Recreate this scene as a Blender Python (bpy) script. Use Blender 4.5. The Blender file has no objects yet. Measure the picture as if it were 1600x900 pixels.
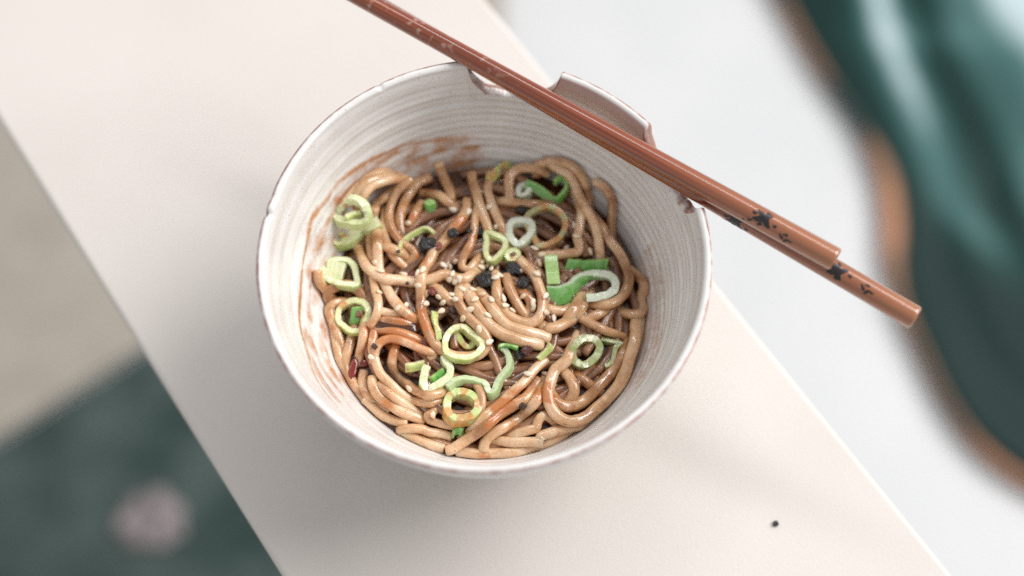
import bpy, bmesh, math, random
from mathutils import Vector, Matrix, noise

# ------------------------------------------------------------------ camera, light, exposure
scene = bpy.context.scene
col = scene.collection
MM = 0.001

cam_data = bpy.data.cameras.new('camera')
cam = bpy.data.objects.new('camera', cam_data)
col.objects.link(cam)
scene.camera = cam
cam.location = (0.00896, -0.19706, 0.49959)
cam.rotation_euler = (math.radians(90 - 66.367), 0, 0)
cam_data.lens = 50
cam_data.sensor_width = 36
cam_data.clip_start = 0.01
cam_data.clip_end = 50
cam_data.dof.use_dof = True
cam_data.dof.focus_distance = 0.484
cam_data.dof.aperture_fstop = 2.9
cam_data.dof.aperture_blades = 0

world = bpy.data.worlds.new('World')
scene.world = world
world.use_nodes = True
wb = world.node_tree.nodes['Background']
wb.inputs['Color'].default_value = (0.985, 0.99, 1.0, 1)
wb.inputs['Strength'].default_value = 0.51


def area_light(name, loc, target, sx, sy, watts, colour):
    d = bpy.data.lights.new(name, 'AREA')
    d.shape = 'RECTANGLE'
    d.size = sx
    d.size_y = sy
    d.energy = watts
    d.color = colour
    o = bpy.data.objects.new(name, d)
    col.objects.link(o)
    o.location = loc
    o.rotation_euler = (Vector(target) - Vector(loc)).to_track_quat('-Z', 'Y').to_euler()
    return o


area_light('window_light', (2.75, 1.15, 2.60), (0, 0, 0), 2.5, 2.7, 170, (1.0, 0.98, 0.955))
area_light('chopstick_highlight_strip', (0.55, 1.45, 2.15), (0, 0, 0), 2.4, 0.30, 20, (0.97, 0.985, 1.0))  # added strip lamp, stretched along the chopsticks to draw their highlight

vs = scene.view_settings
vs.view_transform = 'Standard'
vs.look = 'None'
vs.exposure = 0.0
vs.gamma = 1.0
vs.use_curve_mapping = False
scene.cycles.use_denoising = False
scene.cycles.max_bounces = 8
scene.cycles.caustics_reflective = False
scene.cycles.caustics_refractive = False


# ------------------------------------------------------------------ helpers
def tag(o, label=None, cat=None, group=None, kind=None):
    if label:
        o['label'] = label
    if cat:
        o['category'] = cat
    if group:
        o['group'] = group
    if kind:
        o['kind'] = kind
    return o


def mesh_obj(name, verts, faces, mat, parent=None, smooth=True, recenter=True):
    """verts in metres, world space; the origin is moved to the centre of the base"""
    me = bpy.data.meshes.new(name)
    off = Vector((0, 0, 0))
    if recenter and parent is None:
        xs = [v[0] for v in verts]; ys = [v[1] for v in verts]; zs = [v[2] for v in verts]
        off = Vector(((min(xs) + max(xs)) / 2, (min(ys) + max(ys)) / 2, min(zs)))
    elif parent is not None:
        off = Vector(parent.location)
    me.from_pydata([(v[0] - off.x, v[1] - off.y, v[2] - off.z) for v in verts], [], faces)
    me.update()
    if smooth:
        me.polygons.foreach_set('use_smooth', [True] * len(me.polygons))
    if mat:
        me.materials.append(mat)
    o = bpy.data.objects.new(name, me)
    col.objects.link(o)
    if parent is not None:
        o.parent = parent
    else:
        o.location = off
    return o


def point_attr(o, name, vals):
    a = o.data.attributes.new(name, 'FLOAT', 'POINT')
    a.data.foreach_set('value', vals)


def colour_attr(o, name, cols):
    a = o.data.color_attributes.new(name, 'FLOAT_COLOR', 'POINT')
    flat = []
    for c in cols:
        flat.extend((c[0], c[1], c[2], 1.0))
    a.data.foreach_set('color', flat)


def smoothstep(a, b, x):
    t = max(0.0, min(1.0, (x - a) / (b - a)))
    return t * t * (3 - 2 * t)


def lerp_tab(x, xs, ys):
    if x <= xs[0]:
        return ys[0]
    for i in range(1, len(xs)):
        if x <= xs[i]:
            t = (x - xs[i - 1]) / (xs[i] - xs[i - 1])
            return ys[i - 1] + t * (ys[i] - ys[i - 1])
    return ys[-1]


def catmull(pts, sub, closed=False):
    n = len(pts)
    P = [Vector(q) for q in pts]
    out = []
    m = n if closed else n - 1
    for i in range(m):
        a = P[(i - 1) % n] if (closed or i > 0) else P[0] * 2 - P[1]
        b = P[i]
        c = P[(i + 1) % n]
        d = P[(i + 2) % n] if (closed or i + 2 < n) else P[n - 1] * 2 - P[n - 2]
        for k in range(sub):
            t = k / sub
            out.append(0.5 * (2 * b + (c - a) * t + (2 * a - 5 * b + 4 * c - d) * t * t + (3 * b - a - 3 * c + d) * t ** 3))
    if not closed:
        out.append(P[-1])
    return out


class NT:
    """small helper around a material's node tree"""
    def __init__(self, name):
        self.mat = bpy.data.materials.new(name)
        self.mat.use_nodes = True
        self.t = self.mat.node_tree
        self.b = self.t.nodes['Principled BSDF']

    def n(self, kind, **kw):
        nd = self.t.nodes.new(kind)
        for k, v in kw.items():
            setattr(nd, k, v)
        return nd

    def l(self, a, b):
        self.t.links.new(a, b)

    def set(self, **kw):
        for k, v in kw.items():
            self.b.inputs[k.replace('_', ' ')].default_value = v

    def pos(self):
        return self.n('ShaderNodeNewGeometry').outputs['Position']

    def noise(self, scale, detail=3, vec=None, rough=0.5, dist=0):
        nd = self.n('ShaderNodeTexNoise')
        nd.inputs['Scale'].default_value = scale
        nd.inputs['Detail'].default_value = detail
        nd.inputs['Roughness'].default_value = rough
        nd.inputs['Distortion'].default_value = dist
        self.l(vec if vec is not None else self.pos(), nd.inputs['Vector'])
        return nd.outputs['Fac']

    def ramp(self, fac, stops, interp='LINEAR'):
        r = self.n('ShaderNodeValToRGB')
        r.color_ramp.interpolation = interp
        e = r.color_ramp.elements
        while len(e) < len(stops):
            e.new(0.5)
        for i, (p, c) in enumerate(stops):
            e[i].position = p
            e[i].color = (c, c, c, 1) if not isinstance(c, tuple) else (*c, 1)
        self.l(fac, r.inputs['Fac'])
        return r.outputs['Color']

    def mix(self, fac, a, b, mode='MIX'):
        m = self.n('ShaderNodeMix', data_type='RGBA', blend_type=mode)
        for i, v in ((6, a), (7, b)):
            if isinstance(v, tuple):
                m.inputs[i].default_value = (*v, 1)
            else:
                self.l(v, m.inputs[i])
        if isinstance(fac, (int, float)):
            m.inputs[0].default_value = fac
        else:
            self.l(fac, m.inputs[0])
        return m.outputs[2]

    def math(self, op, a, b=0.0):
        m = self.n('ShaderNodeMath', operation=op)
        for i, v in ((0, a), (1, b)):
            if isinstance(v, (int, float)):
                m.inputs[i].default_value = v
            else:
                self.l(v, m.inputs[i])
        return m.outputs[0]

    def attr(self, name):
        a = self.n('ShaderNodeAttribute', attribute_name=name)
        return a

    def bump(self, height, strength, dist):
        b = self.n('ShaderNodeBump')
        b.inputs['Strength'].default_value = strength
        b.inputs['Distance'].default_value = dist
        self.l(height, b.inputs['Height'])
        self.l(b.outputs['Normal'], self.b.inputs['Normal'])


# ------------------------------------------------------------------ materials
def mat_board():
    m = NT('painted_board')
    big = m.noise(14, 3)
    fine = m.noise(900, 2)
    c = m.mix(m.ramp(big, [(0.3, 0.0), (0.75, 1.0)]), (0.665, 0.62, 0.58), (0.71, 0.665, 0.625))
    c = m.mix(m.ramp(fine, [(0.35, 0.0), (0.7, 0.12)]), c, (0.58, 0.50, 0.45))
    m.l(c, m.b.inputs['Base Color'])
    m.set(Roughness=0.62)
    m.bump(fine, 0.25, 0.0003)
    return m.mat


def mat_plain(name, c0, c1, scale, rough, spec=0.5, bump=None):
    m = NT(name)
    f = m.noise(scale, 4)
    m.l(m.mix(m.ramp(f, [(0.3, 0.0), (0.7, 1.0)]), c0, c1), m.b.inputs['Base Color'])
    m.set(Roughness=rough)
    m.b.inputs['Specular IOR Level'].default_value = spec
    if bump:
        m.bump(m.noise(bump[0], 3), bump[1], bump[2])
    return m.mat


def mat_glaze():
    m = NT('white_glaze')
    cloud = m.noise(55, 4)
    c = m.mix(m.ramp(cloud, [(0.3, 0.0), (0.7, 1.0)]), (0.70, 0.685, 0.67), (0.80, 0.785, 0.77))
    # iron speckles
    v = m.n('ShaderNodeTexVoronoi')
    v.inputs['Scale'].default_value = 900
    m.l(m.pos(), v.inputs['Vector'])
    gate = m.ramp(m.noise(140, 3), [(0.50, 0.0), (0.62, 1.0)])
    sp = m.math('MULTIPLY', m.ramp(v.outputs['Distance'], [(0.10, 1.0), (0.26, 0.0)]), gate)
    sp = m.math('MULTIPLY', sp, 0.75)
    c = m.mix(sp, c, (0.30, 0.17, 0.11))
    # bare clay where the glaze breaks on edges
    ed = m.attr('edge').outputs['Fac']
    brk = m.math('ADD', ed, m.math('MULTIPLY', m.math('SUBTRACT', m.noise(260, 4), 0.5), 0.55))
    c = m.mix(m.ramp(brk, [(0.50, 0.0), (0.78, 0.85)]), c, (0.33, 0.13, 0.085))
    # dried sauce on the wall
    st = m.attr('stain').outputs['Fac']
    stn = m.math('ADD', st, m.math('MULTIPLY', m.math('SUBTRACT', m.noise(260, 5, dist=1.0), 0.5), 1.1))
    c = m.mix(m.ramp(stn, [(0.28, 0.0), (0.65, 0.45), (1.0, 0.9)]), c, (0.48, 0.205, 0.065))
    m.l(c, m.b.inputs['Base Color'])
    m.set(Roughness=0.32)
    m.b.inputs['Coat Weight'].default_value = 0.25
    m.b.inputs['Coat Roughness'].default_value = 0.2
    m.bump(m.noise(700, 3), 0.12, 0.0004)
    return m.mat


def mat_noodle(name, pale, tan, brown, oil):
    m = NT(name)
    rnd = m.n('ShaderNodeObjectInfo').outputs['Random']
    f = m.math('ADD', m.noise(70, 5, rough=0.62, dist=0.5), m.math('MULTIPLY', m.math('SUBTRACT', rnd, 0.5), 0.16))
    c = m.ramp(f, [(0.30, pale), (0.50, tan), (0.66, brown)])
    o = m.noise(62, 4, rough=0.6, dist=0.8)
    for cen, rad in (((-0.010, 0.016, 0.046), 0.028), ((-0.038, -0.026, 0.042), 0.024), ((0.012, -0.046, 0.042), 0.02)):
        dd = m.n('ShaderNodeVectorMath', operation='DISTANCE')
        m.l(m.pos(), dd.inputs[0])
        dd.inputs[1].default_value = cen
        o = m.math('ADD', o, m.ramp(m.math('MULTIPLY', dd.outputs['Value'], 1 / rad), [(0.2, 0.085), (1.0, 0.0)]))
    # splashes of orange oil
    for cen, rad in (((-0.0362, 0.0078, 0.0446), 0.0042), ((-0.0087, 0.0288, 0.0425), 0.0042), ((-0.0226, 0.0141, 0.0427), 0.0042), ((0.0033, -0.0466, 0.0414), 0.0042), ((0.0038, -0.0397, 0.0412), 0.0042), ((0.0202, -0.0346, 0.0414), 0.0042), ((-0.0338, -0.0389, 0.0383), 0.0042)):
        dd = m.n('ShaderNodeVectorMath', operation='DISTANCE')
        m.l(m.pos(), dd.inputs[0])
        dd.inputs[1].default_value = cen
        o = m.math('ADD', o, m.ramp(m.math('MULTIPLY', dd.outputs['Value'], 1 / rad), [(0.3, 0.22), (1.0, 0.0)]))
    c = m.mix(m.ramp(o, [(0.585, 0.0), (0.68, 0.8)]), c, oil)
    # grain of the dough and tiny chilli flecks
    c = m.mix(m.ramp(m.noise(900, 3, rough=0.7), [(0.45, 0.0), (0.75, 0.15)]), c, brown)
    v = m.n('ShaderNodeTexVoronoi')
    v.inputs['Scale'].default_value = 520
    m.l(m.pos(), v.inputs['Vector'])
    fl = m.math('MULTIPLY', m.ramp(v.outputs['Distance'], [(0.08, 1.0), (0.17, 0.0)]), m.ramp(m.noise(170, 2), [(0.53, 0.0), (0.58, 0.85)]))
    c = m.mix(fl, c, (0.20, 0.05, 0.02))
    m.l(c, m.b.inputs['Base Color'])
    m.l(m.ramp(m.noise(240, 4), [(0.38, 0.18), (0.62, 0.40)]), m.b.inputs['Roughness'])
    m.b.inputs['Subsurface Weight'].default_value = 0.5
    m.b.inputs['Subsurface Radius'].default_value = (0.0030, 0.0015, 0.0008)
    m.b.inputs['Subsurface Scale'].default_value = 1.0
    m.l(m.ramp(m.noise(150, 3), [(0.38, 0.35), (0.58, 1.0)]), m.b.inputs['Coat Weight'])
    m.b.inputs['Coat Roughness'].default_value = 0.06
    h = m.math('ADD', m.noise(260, 4, rough=0.6), m.math('MULTIPLY', m.noise(1100, 2), 0.25))
    m.bump(h, 0.26, 0.0008)
    return m.mat


def mat_sauce(name, c0, rough=0.08):
    m = NT(name)
    m.l(m.mix(m.noise(120, 3), c0, tuple(x * 1.6 for x in c0)), m.b.inputs['Base Color'])
    m.set(Roughness=rough)
    m.b.inputs['Coat Weight'].default_value = 0.5
    m.b.inputs['Coat Roughness'].default_value = 0.05
    m.bump(m.noise(160, 2), 0.3, 0.001)
    return m.mat


def mat_onion():
    m = NT('spring_onion')
    a = m.attr('tint').outputs['Color']
    f = m.noise(500, 3)
    c = m.mix(m.ramp(f, [(0.3, 0.0), (0.75, 0.3)]), a, (0.84, 0.86, 0.62))
    # fine ribs that run along the leaf
    c = m.mix(m.ramp(m.noise(1600, 2), [(0.45, 0.0), (0.75, 0.18)]), c, (0.10, 0.25, 0.04))
    m.l(c, m.b.inputs['Base Color'])
    m.set(Roughness=0.3)
    m.b.inputs['Subsurface Weight'].default_value = 0.55
    m.b.inputs['Subsurface Radius'].default_value = (0.0012, 0.0018, 0.0007)
    m.b.inputs['Subsurface Scale'].default_value = 1.0
    m.b.inputs['Coat Weight'].default_value = 0.7
    m.b.inputs['Coat Roughness'].default_value = 0.1
    m.bump(f, 0.35, 0.0006)
    return m.mat


def mat_bit(name, c0, c1, rough):
    m = NT(name)
    f = m.noise(700, 4)
    m.l(m.mix(m.ramp(f, [(0.35, 0.0), (0.75, 1.0)]), c0, c1), m.b.inputs['Base Color'])
    m.set(Roughness=rough)
    m.b.inputs['Coat Weight'].default_value = 0.3
    m.b.inputs['Coat Roughness'].default_value = 0.2
    m.bump(m.noise(1500, 4), 0.9, 0.0008)
    return m.mat


def mat_seed():
    m = NT('sesame_seed')
    rnd = m.n('ShaderNodeObjectInfo').outputs['Random']
    m.l(m.ramp(rnd, [(0.0, (0.86, 0.71, 0.52)), (0.6, (0.88, 0.78, 0.63)), (1.0, (0.80, 0.58, 0.36))]), m.b.inputs['Base Color'])
    m.set(Roughness=0.35)
    m.b.inputs['Subsurface Weight'].default_value = 0.2
    m.b.inputs['Subsurface Radius'].default_value = (0.001, 0.0007, 0.0004)
    m.b.inputs['Subsurface Scale'].default_value = 1.0
    return m.mat


def mat_lacquer():
    """lacquered wood, grain along the stick (object X)"""
    m = NT('lacquered_wood')
    tc = m.n('ShaderNodeTexCoord').outputs['Object']
    mp = m.n('ShaderNodeMapping')
    mp.inputs['Scale'].default_value = (12, 900, 900)
    m.l(tc, mp.inputs['Vector'])
    g = m.noise(1.0, 3, vec=mp.outputs['Vector'])
    c = m.mix(m.ramp(g, [(0.3, 0.0), (0.7, 1.0)]), (0.13, 0.020, 0.006), (0.34, 0.075, 0.019))
    sx = m.n('ShaderNodeSeparateXYZ')
    m.l(tc, sx.inputs[0])
    # the handle end is paler, the tip is scuffed
    end = m.ramp(sx.outputs['X'], [(0.0, 1.0), (0.075, 0.0)])
    c = m.mix(m.math('MULTIPLY', end, 0.55), c, (0.44, 0.20, 0.095))
    scf = m.math('MULTIPLY', m.ramp(m.noise(330, 4), [(0.58, 0.0), (0.70, 1.0)]), m.ramp(sx.outputs['X'], [(0.115, 0.0), (0.16, 0.55)]))
    c = m.mix(scf, c, (0.62, 0.45, 0.36))
    m.l(c, m.b.inputs['Base Color'])
    m.set(Roughness=0.3)
    m.b.inputs['Coat Weight'].default_value = 1.0
    m.b.inputs['Coat Roughness'].default_value = 0.045
    m.bump(g, 0.08, 0.0004)
    return m.mat


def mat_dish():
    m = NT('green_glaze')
    a = m.attr('painted_sheen').outputs['Fac']
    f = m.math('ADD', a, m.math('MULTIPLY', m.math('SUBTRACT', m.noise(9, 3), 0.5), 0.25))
    c = m.ramp(f, [(0.05, (0.006, 0.024, 0.022)), (0.35, (0.012, 0.05, 0.045)), (0.66, (0.07, 0.16, 0.155)), (0.84, (0.48, 0.59, 0.62))])  # pale stops are window highlights painted into the green
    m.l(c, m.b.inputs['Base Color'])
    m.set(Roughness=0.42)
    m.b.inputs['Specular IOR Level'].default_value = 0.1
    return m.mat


def mat_rim():
    m = NT('brown_rim_glaze')
    c = m.mix(m.noise(18, 3), (0.34, 0.14, 0.062), (0.48, 0.22, 0.105))
    c = m.mix(m.attr('bare').outputs['Fac'], (0.012, 0.04, 0.036), c)
    m.l(c, m.b.inputs['Base Color'])
    m.set(Roughness=0.4)
    return m.mat


M = dict(
    board=mat_board(),
    floor=mat_plain('pale_floor', (0.60, 0.61, 0.62), (0.66, 0.665, 0.67), 6, 0.5),
    mat=mat_plain('shaded_floor_beige', (0.37, 0.335, 0.285), (0.43, 0.395, 0.34), 25, 0.9, 0.2, (900, 0.4, 0.001)),  # tone of the floor in shade, painted on a sheet
    rug=mat_plain('green_pile', (0.030, 0.052, 0.048), (0.085, 0.115, 0.108), 16, 0.95, 0.2, (700, 0.5, 0.002)),
    pink=mat_plain('pink_print', (0.15, 0.145, 0.145), (0.38, 0.32, 0.325), 45, 0.95, 0.2),
    glaze=mat_glaze(),
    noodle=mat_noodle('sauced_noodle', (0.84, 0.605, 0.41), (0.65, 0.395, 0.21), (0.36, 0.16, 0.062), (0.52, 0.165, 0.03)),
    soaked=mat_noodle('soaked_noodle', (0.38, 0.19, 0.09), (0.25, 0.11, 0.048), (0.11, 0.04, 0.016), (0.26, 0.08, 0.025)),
    sauce=mat_sauce('brown_sauce', (0.055, 0.018, 0.007)),
    chilli_oil=mat_sauce('red_oil', (0.16, 0.018, 0.008), 0.04),
    onion=mat_onion(),
    black=mat_bit('charred', (0.006, 0.006, 0.007), (0.03, 0.028, 0.03), 0.2),
    brown=mat_bit('dark_crumb', (0.03, 0.012, 0.008), (0.10, 0.04, 0.025), 0.3),
    redbrown=mat_bit('dark_red_crisp', (0.04, 0.012, 0.008), (0.16, 0.04, 0.025), 0.3),
    red=mat_bit('red_flake', (0.18, 0.03, 0.02), (0.34, 0.09, 0.06), 0.3),
    seed=mat_seed(),
    lacquer=mat_lacquer(),
    ink=mat_plain('black_ink', (0.012, 0.011, 0.012), (0.03, 0.028, 0.03), 400, 0.35),
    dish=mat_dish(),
    copper=mat_rim(),
)

# ------------------------------------------------------------------ the setting
FLOOR_Z = -0.70
S = 4.0
tag(mesh_obj('floor', [(-S, -S, FLOOR_Z), (S, -S, FLOOR_Z), (S, S, FLOOR_Z), (-S, S, FLOOR_Z)], [(0, 1, 2, 3)], M['floor'], recenter=False),
    'pale bluish white floor far below the board', kind='structure')


def slab(name, outline, z0, z1, mat, bevel=0.0, parent=None):
    bm = bmesh.new()
    vs_ = [bm.verts.new((x, y, z0)) for x, y in outline]
    f = bm.faces.new(vs_)
    r = bmesh.ops.extrude_face_region(bm, geom=[f])
    for e in r['geom']:
        if isinstance(e, bmesh.types.BMVert):
            e.co.z = z1
    bmesh.ops.recalc_face_normals(bm, faces=bm.faces)
    if bevel:
        bmesh.ops.bevel(bm, geom=list(bm.edges), offset=bevel, segments=4, profile=0.5, affect='EDGES')
    verts = [v.co.copy() for v in bm.verts]
    bm.verts.index_update()
    faces = [[v.index for v in f.verts] for f in bm.faces]
    bm.free()
    return mesh_obj(name, verts, faces, mat, parent=parent, smooth=False)


# board: both long edges measured on the table top, 19 cm apart
d = Vector((math.cos(math.radians(-55.6)), math.sin(math.radians(-55.6)), 0))
L0 = Vector((-0.1365, 0.0050, 0)); R0 = Vector((0.0815, 0.0322, 0))
out = [L0 - d * 1.1, L0 + d * 0.9, R0 + d * 0.9, R0 - d * 1.1]
board = slab('table_board', [(v.x, v.y) for v in out], -0.030, 0.0, M['board'], bevel=0.0022)
tag(board, 'cream painted plank table running diagonally under the bowl', 'table')

# floor things at the dark corner; the beige sheet gives floor shade as colour
floor_shade_sheet = slab('shaded_floor_sheet', [(-1.1, 1.3), (0.0, 1.3), (0.0, 0.45), (-0.2085, 0.353), (-0.3205, 0.268), (-0.4412, 0.1805), (-1.1, -0.30)], FLOOR_Z + 0.004, FLOOR_Z + 0.012, M['mat'], bevel=0.002)
tag(floor_shade_sheet, 'beige sheet standing in for shaded floor behind the dark green rug', 'mat')  # category 'mat' is only the stand-in for floor shade, not a real mat
rug = slab('rug', [(-1.1, -0.31), (-0.4412, 0.172), (-0.3205, 0.259), (-0.2085, 0.344), (-0.02, 0.41), (0.1, 0.2), (0.0, -0.9), (-1.1, -0.9)], FLOOR_Z + 0.004, FLOOR_Z + 0.014, M['rug'], bevel=0.002)
tag(rug, 'dark green rug with a pale pink blossom below the board', 'rug')
verts = []
faces = []
cx, cy, cz = -0.2955, 0.106, FLOOR_Z + 0.0155
for k, (ou, ov, pr) in enumerate(((0, 0, 0.018), (0.014, 0.005, 0.013), (-0.012, 0.009, 0.015), (-0.010, -0.012, 0.014), (0.008, -0.013, 0.012), (0.003, 0.016, 0.012), (0.022, -0.010, 0.007), (-0.023, -0.004, 0.009))):
    b0 = len(verts)
    for j in range(20):
        t = j * 2 * math.pi / 20
        r = pr * (1 + 0.22 * noise.noise(Vector((math.cos(t) * 1.5 + k * 3, math.sin(t) * 1.5, 0))))
        verts.append((cx + ou + r * math.cos(t), cy + ov + r * math.sin(t), cz + 0.0006 * k))
    for j in range(20):
        verts.append((verts[b0 + j][0], verts[b0 + j][1], cz + 0.0006 * k + 0.0005))
    faces.append([b0 + 20 + j for j in range(20)])
    for j in range(20):
        faces.append([b0 + j, b0 + (j + 1) % 20, b0 + 20 + (j + 1) % 20, b0 + 20 + j])
mesh_obj('blossom_print', verts, faces, M['pink'], parent=rug)

# big glossy green dish with a wavy brown rim, on the floor
RIM = [(0.215, 0.80), (0.255, 0.70), (0.283, 0.625), (0.303, 0.573), (0.320, 0.535), (0.342, 0.492), (0.360, 0.440), (0.362, 0.390), (0.358, 0.350), (0.362, 0.305), (0.375, 0.262), (0.388, 0.222), (0.408, 0.182), (0.432, 0.155), (0.46, 0.135), (0.52, 0.10), (0.62, 0.08), (0.74, 0.13), (0.82, 0.26), (0.83, 0.42), (0.79, 0.58), (0.70, 0.74), (0.56, 0.87), (0.40, 0.93), (0.27, 0.90)]
rim = [(v.x, v.y) for v in catmull([(x, y, 0) for x, y in RIM], 6, True)]
CX, CY = 0.58, 0.48
rings = [(1.05, -0.01, 'o'), (1.0, 0.028, 'o')]
NR = len(rim)
dish_v, dish_f, painted_sheen = [], [], []
K = 22
for i in range(K + 1):
    s = 1 - i / K * 0.985
    for (x, y) in rim:
        X, Y = CX + (x - CX) * s, CY + (y - CY) * s
        z = FLOOR_Z + 0.006 + 0.007 * smoothstep(0.55, 1.0, s)
        fold = math.sin(26 * (1 - s) + 1.2 * math.sin(5 * Y + 2)) * 0.003 * smoothstep(1.0, 0.9, s)
        z += fold
        dish_v.append((X, Y, z))
        # window reflection painted as pale colour: starts right of a slanting line, broken by darker streaks
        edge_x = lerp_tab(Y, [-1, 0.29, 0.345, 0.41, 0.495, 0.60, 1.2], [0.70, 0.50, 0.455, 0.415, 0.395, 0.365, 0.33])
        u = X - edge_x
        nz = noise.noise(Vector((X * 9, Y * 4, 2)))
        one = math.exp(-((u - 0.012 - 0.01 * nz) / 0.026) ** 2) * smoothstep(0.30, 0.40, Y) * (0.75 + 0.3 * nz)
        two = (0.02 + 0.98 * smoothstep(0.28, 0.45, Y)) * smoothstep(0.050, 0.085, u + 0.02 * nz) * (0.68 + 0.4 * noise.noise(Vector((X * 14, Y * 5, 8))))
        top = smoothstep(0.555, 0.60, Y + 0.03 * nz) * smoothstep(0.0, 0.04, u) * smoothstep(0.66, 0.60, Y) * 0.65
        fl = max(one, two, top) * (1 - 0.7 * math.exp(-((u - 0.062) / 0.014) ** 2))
        painted_sheen.append(fl + 0.02)
for i in range(K):
    for j in range(NR):
        a, b = i * NR + j, i * NR + (j + 1) % NR
        dish_f.append((a, b, b + NR, a + NR))
base = len(dish_v)
for (x, y) in rim:      # outside wall down to the floor
    X, Y = CX + (x - CX) * 0.985, CY + (y - CY) * 0.985
    dish_v.append((X, Y, FLOOR_Z + 0.0)); painted_sheen.append(0.0)
for j in range(NR):
    dish_f.append((j, base + j, base + (j + 1) % NR, (j + 1) % NR))
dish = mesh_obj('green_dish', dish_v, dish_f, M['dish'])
point_attr(dish, 'painted_sheen', painted_sheen)
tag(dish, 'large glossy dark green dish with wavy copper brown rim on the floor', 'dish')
rv, rf = [], []
for j, (x, y) in enumerate(rim):
    nx, ny = rim[(j + 1) % NR][1] - rim[j - 1][1], -(rim[(j + 1) % NR][0] - rim[j - 1][0])
    ln = math.hypot(nx, ny) or 1
    nx, ny = nx / ln, ny / ln
    w = 0.0042 + 0.0056 * smoothstep(0.30, 0.38, y) * smoothstep(0.50, 0.44, y)
    for k in range(8):
        a = k * math.pi / 4
        rv.append((x + nx * w * math.cos(a), y + ny * w * math.cos(a), FLOOR_Z + 0.013 + 0.005 * math.sin(a)))
for j in range(NR):
    for k in range(8):
        a, b = j * 8 + k, j * 8 + (k + 1) % 8
        c_, d_ = ((j + 1) % NR) * 8 + (k + 1) % 8, ((j + 1) % NR) * 8 + k
        rf.append((a, b, c_, d_))
rb = mesh_obj('rim_band', rv, rf, M['copper'], parent=dish)
bare = []
for (x, y) in rim:      # green glaze has run over parts of the rim
    b_ = smoothstep(0.66, 0.62, y) * (1 - 0.95 * smoothstep(0.555, 0.525, y) * smoothstep(0.465, 0.49, y)) * (1 - 0.6 * smoothstep(0.30, 0.27, y) * smoothstep(0.16, 0.2, y))
    bare += [b_ * (0.6 + 0.4 * smoothstep(-0.25, 0.15, noise.noise(Vector((x * 14, y * 14, 3)))))] * 8
point_attr(rb, 'bare', bare)

# ------------------------------------------------------------------ the bowl
ZIN = [10, 13, 20, 30, 39, 45, 60, 77, 80]
RIN = [0, 34, 46, 55, 59.7, 62.2, 67.2, 71.8, 72.6]


def r_in(z):
    # softened version of the table, so the wall has no kinks
    return sum(lerp_tab(z + k, ZIN, RIN) for k in (-3, -1.5, 0, 1.5, 3)) / 5 if z > 14 else lerp_tab(z, ZIN, RIN)


def notch(deg, lo, hi, depth):
    c, w = (lo + hi) / 2, (hi - lo) / 2
    t = abs((deg - c + 180) % 360 - 180) / w
    return depth * (1 - t ** 3.2) ** 0.62 if t < 1 else 0.0


STAIN = [(15, 0), (60, 0), (80, 42.5), (90.4, 44.5), (103.3, 46.2), (114.2, 48.0), (128.4, 51.3), (138.4, 52.8), (144.7, 54.3), (157.5, 53.9), (163.9, 52.1), (177.8, 49.6), (192.7, 52.6), (202.0, 53.5), (210.5, 56.8), (224, 58.0), (240, 0)]
STAIN2 = [(-60, 0), (-45, 50), (-27, 48), (-9, 45.0), (7, 43.5), (18, 45.0), (30, 0)]


def stain_at(deg, z):
    deg %= 360
    zl = lerp_tab(deg, [a for a, b in STAIN], [b for a, b in STAIN])
    s = 0.0
    if zl > 40:
        n1 = noise.noise(Vector((deg * 0.09, z * 0.12, 3.1)))
        dz = z - zl - 1.6 * n1
        line = math.exp(-(dz / 1.5) ** 2) * (0.95 + 0.35 * noise.noise(Vector((deg * 0.05, 0, 7))))
        body = smoothstep(0.6, -2.0, dz) * (0.46 + 0.85 * noise.noise(Vector((deg * 0.13, z * 0.30, 1.7))))
        back = smoothstep(130, 105, deg) * smoothstep(0.5, -3, dz) * 0.25
        s = max(line, body + back, 0) * smoothstep(236, 208, deg) * smoothstep(80, 104, deg)
    d2 = deg - 360 if deg > 180 else deg
    zl = lerp_tab(d2, [a for a, b in STAIN2], [b for a, b in STAIN2])
    if zl > 40:
        s = max(s, (0.55 * math.exp(-((z - zl) / 0.8) ** 2) + 0.45 * smoothstep(0.5, -3, z - zl)) * smoothstep(-50, -30, d2))
    return s


NA = 1080
H = 78.0
prof = []      # (side, u): side i = inside, l = lip, o = outside
inner_z = [10.0, 10.6, 11.5, 13, 15, 18, 22, 26] + [30 + 0.55 * k for k in range(int((76.4 - 30) / 0.55) + 1)]
bowl_v, bowl_f, edge_a, stain_a = [], [], [], []
rows = 0


def lip_shape(k, n):
    a = math.pi * k / n
    return math.cos(a), math.sin(a)


outer_z = [75.4, 73.5, 71, 68, 64, 60, 55, 50, 44, 38, 32, 26, 20, 15, 11, 8]
ang = [2 * math.pi * j / NA for j in range(NA)]
cuts = []
for a in ang:
    dg = math.degrees(a)
    c = notch(dg, 69.2, 95.2, 13.5) + notch(dg, 13.2, 41.0, 9.5)
    if c > 0.5:
        c += 0.7 * noise.noise(Vector((dg * 0.35, 0, 1))) + 0.3 * noise.noise(Vector((dg * 1.1, 0, 4)))
    wob = 0.6 * noise.noise(Vector((2.2 * math.cos(a), 2.2 * math.sin(a), 5)))
    # small chips in the lip
    chip = 1.3 * math.exp(-((dg - 168.5) / 1.0) ** 2) + 0.5 * math.exp(-((dg - 163.5) / 1.6) ** 2) + 0.5 * math.exp(-((dg - 120) / 0.7) ** 2)
    cuts.append((c, wob, chip))


def warp(z, j):
    """lower everything above z = 48 so that the lip follows the notches"""
    c, wob, chip = cuts[j]
    if z <= 48:
        return z
    t = (z - 48) / (H - 48)
    return z - c * t + (wob - chip) * t * t


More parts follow.
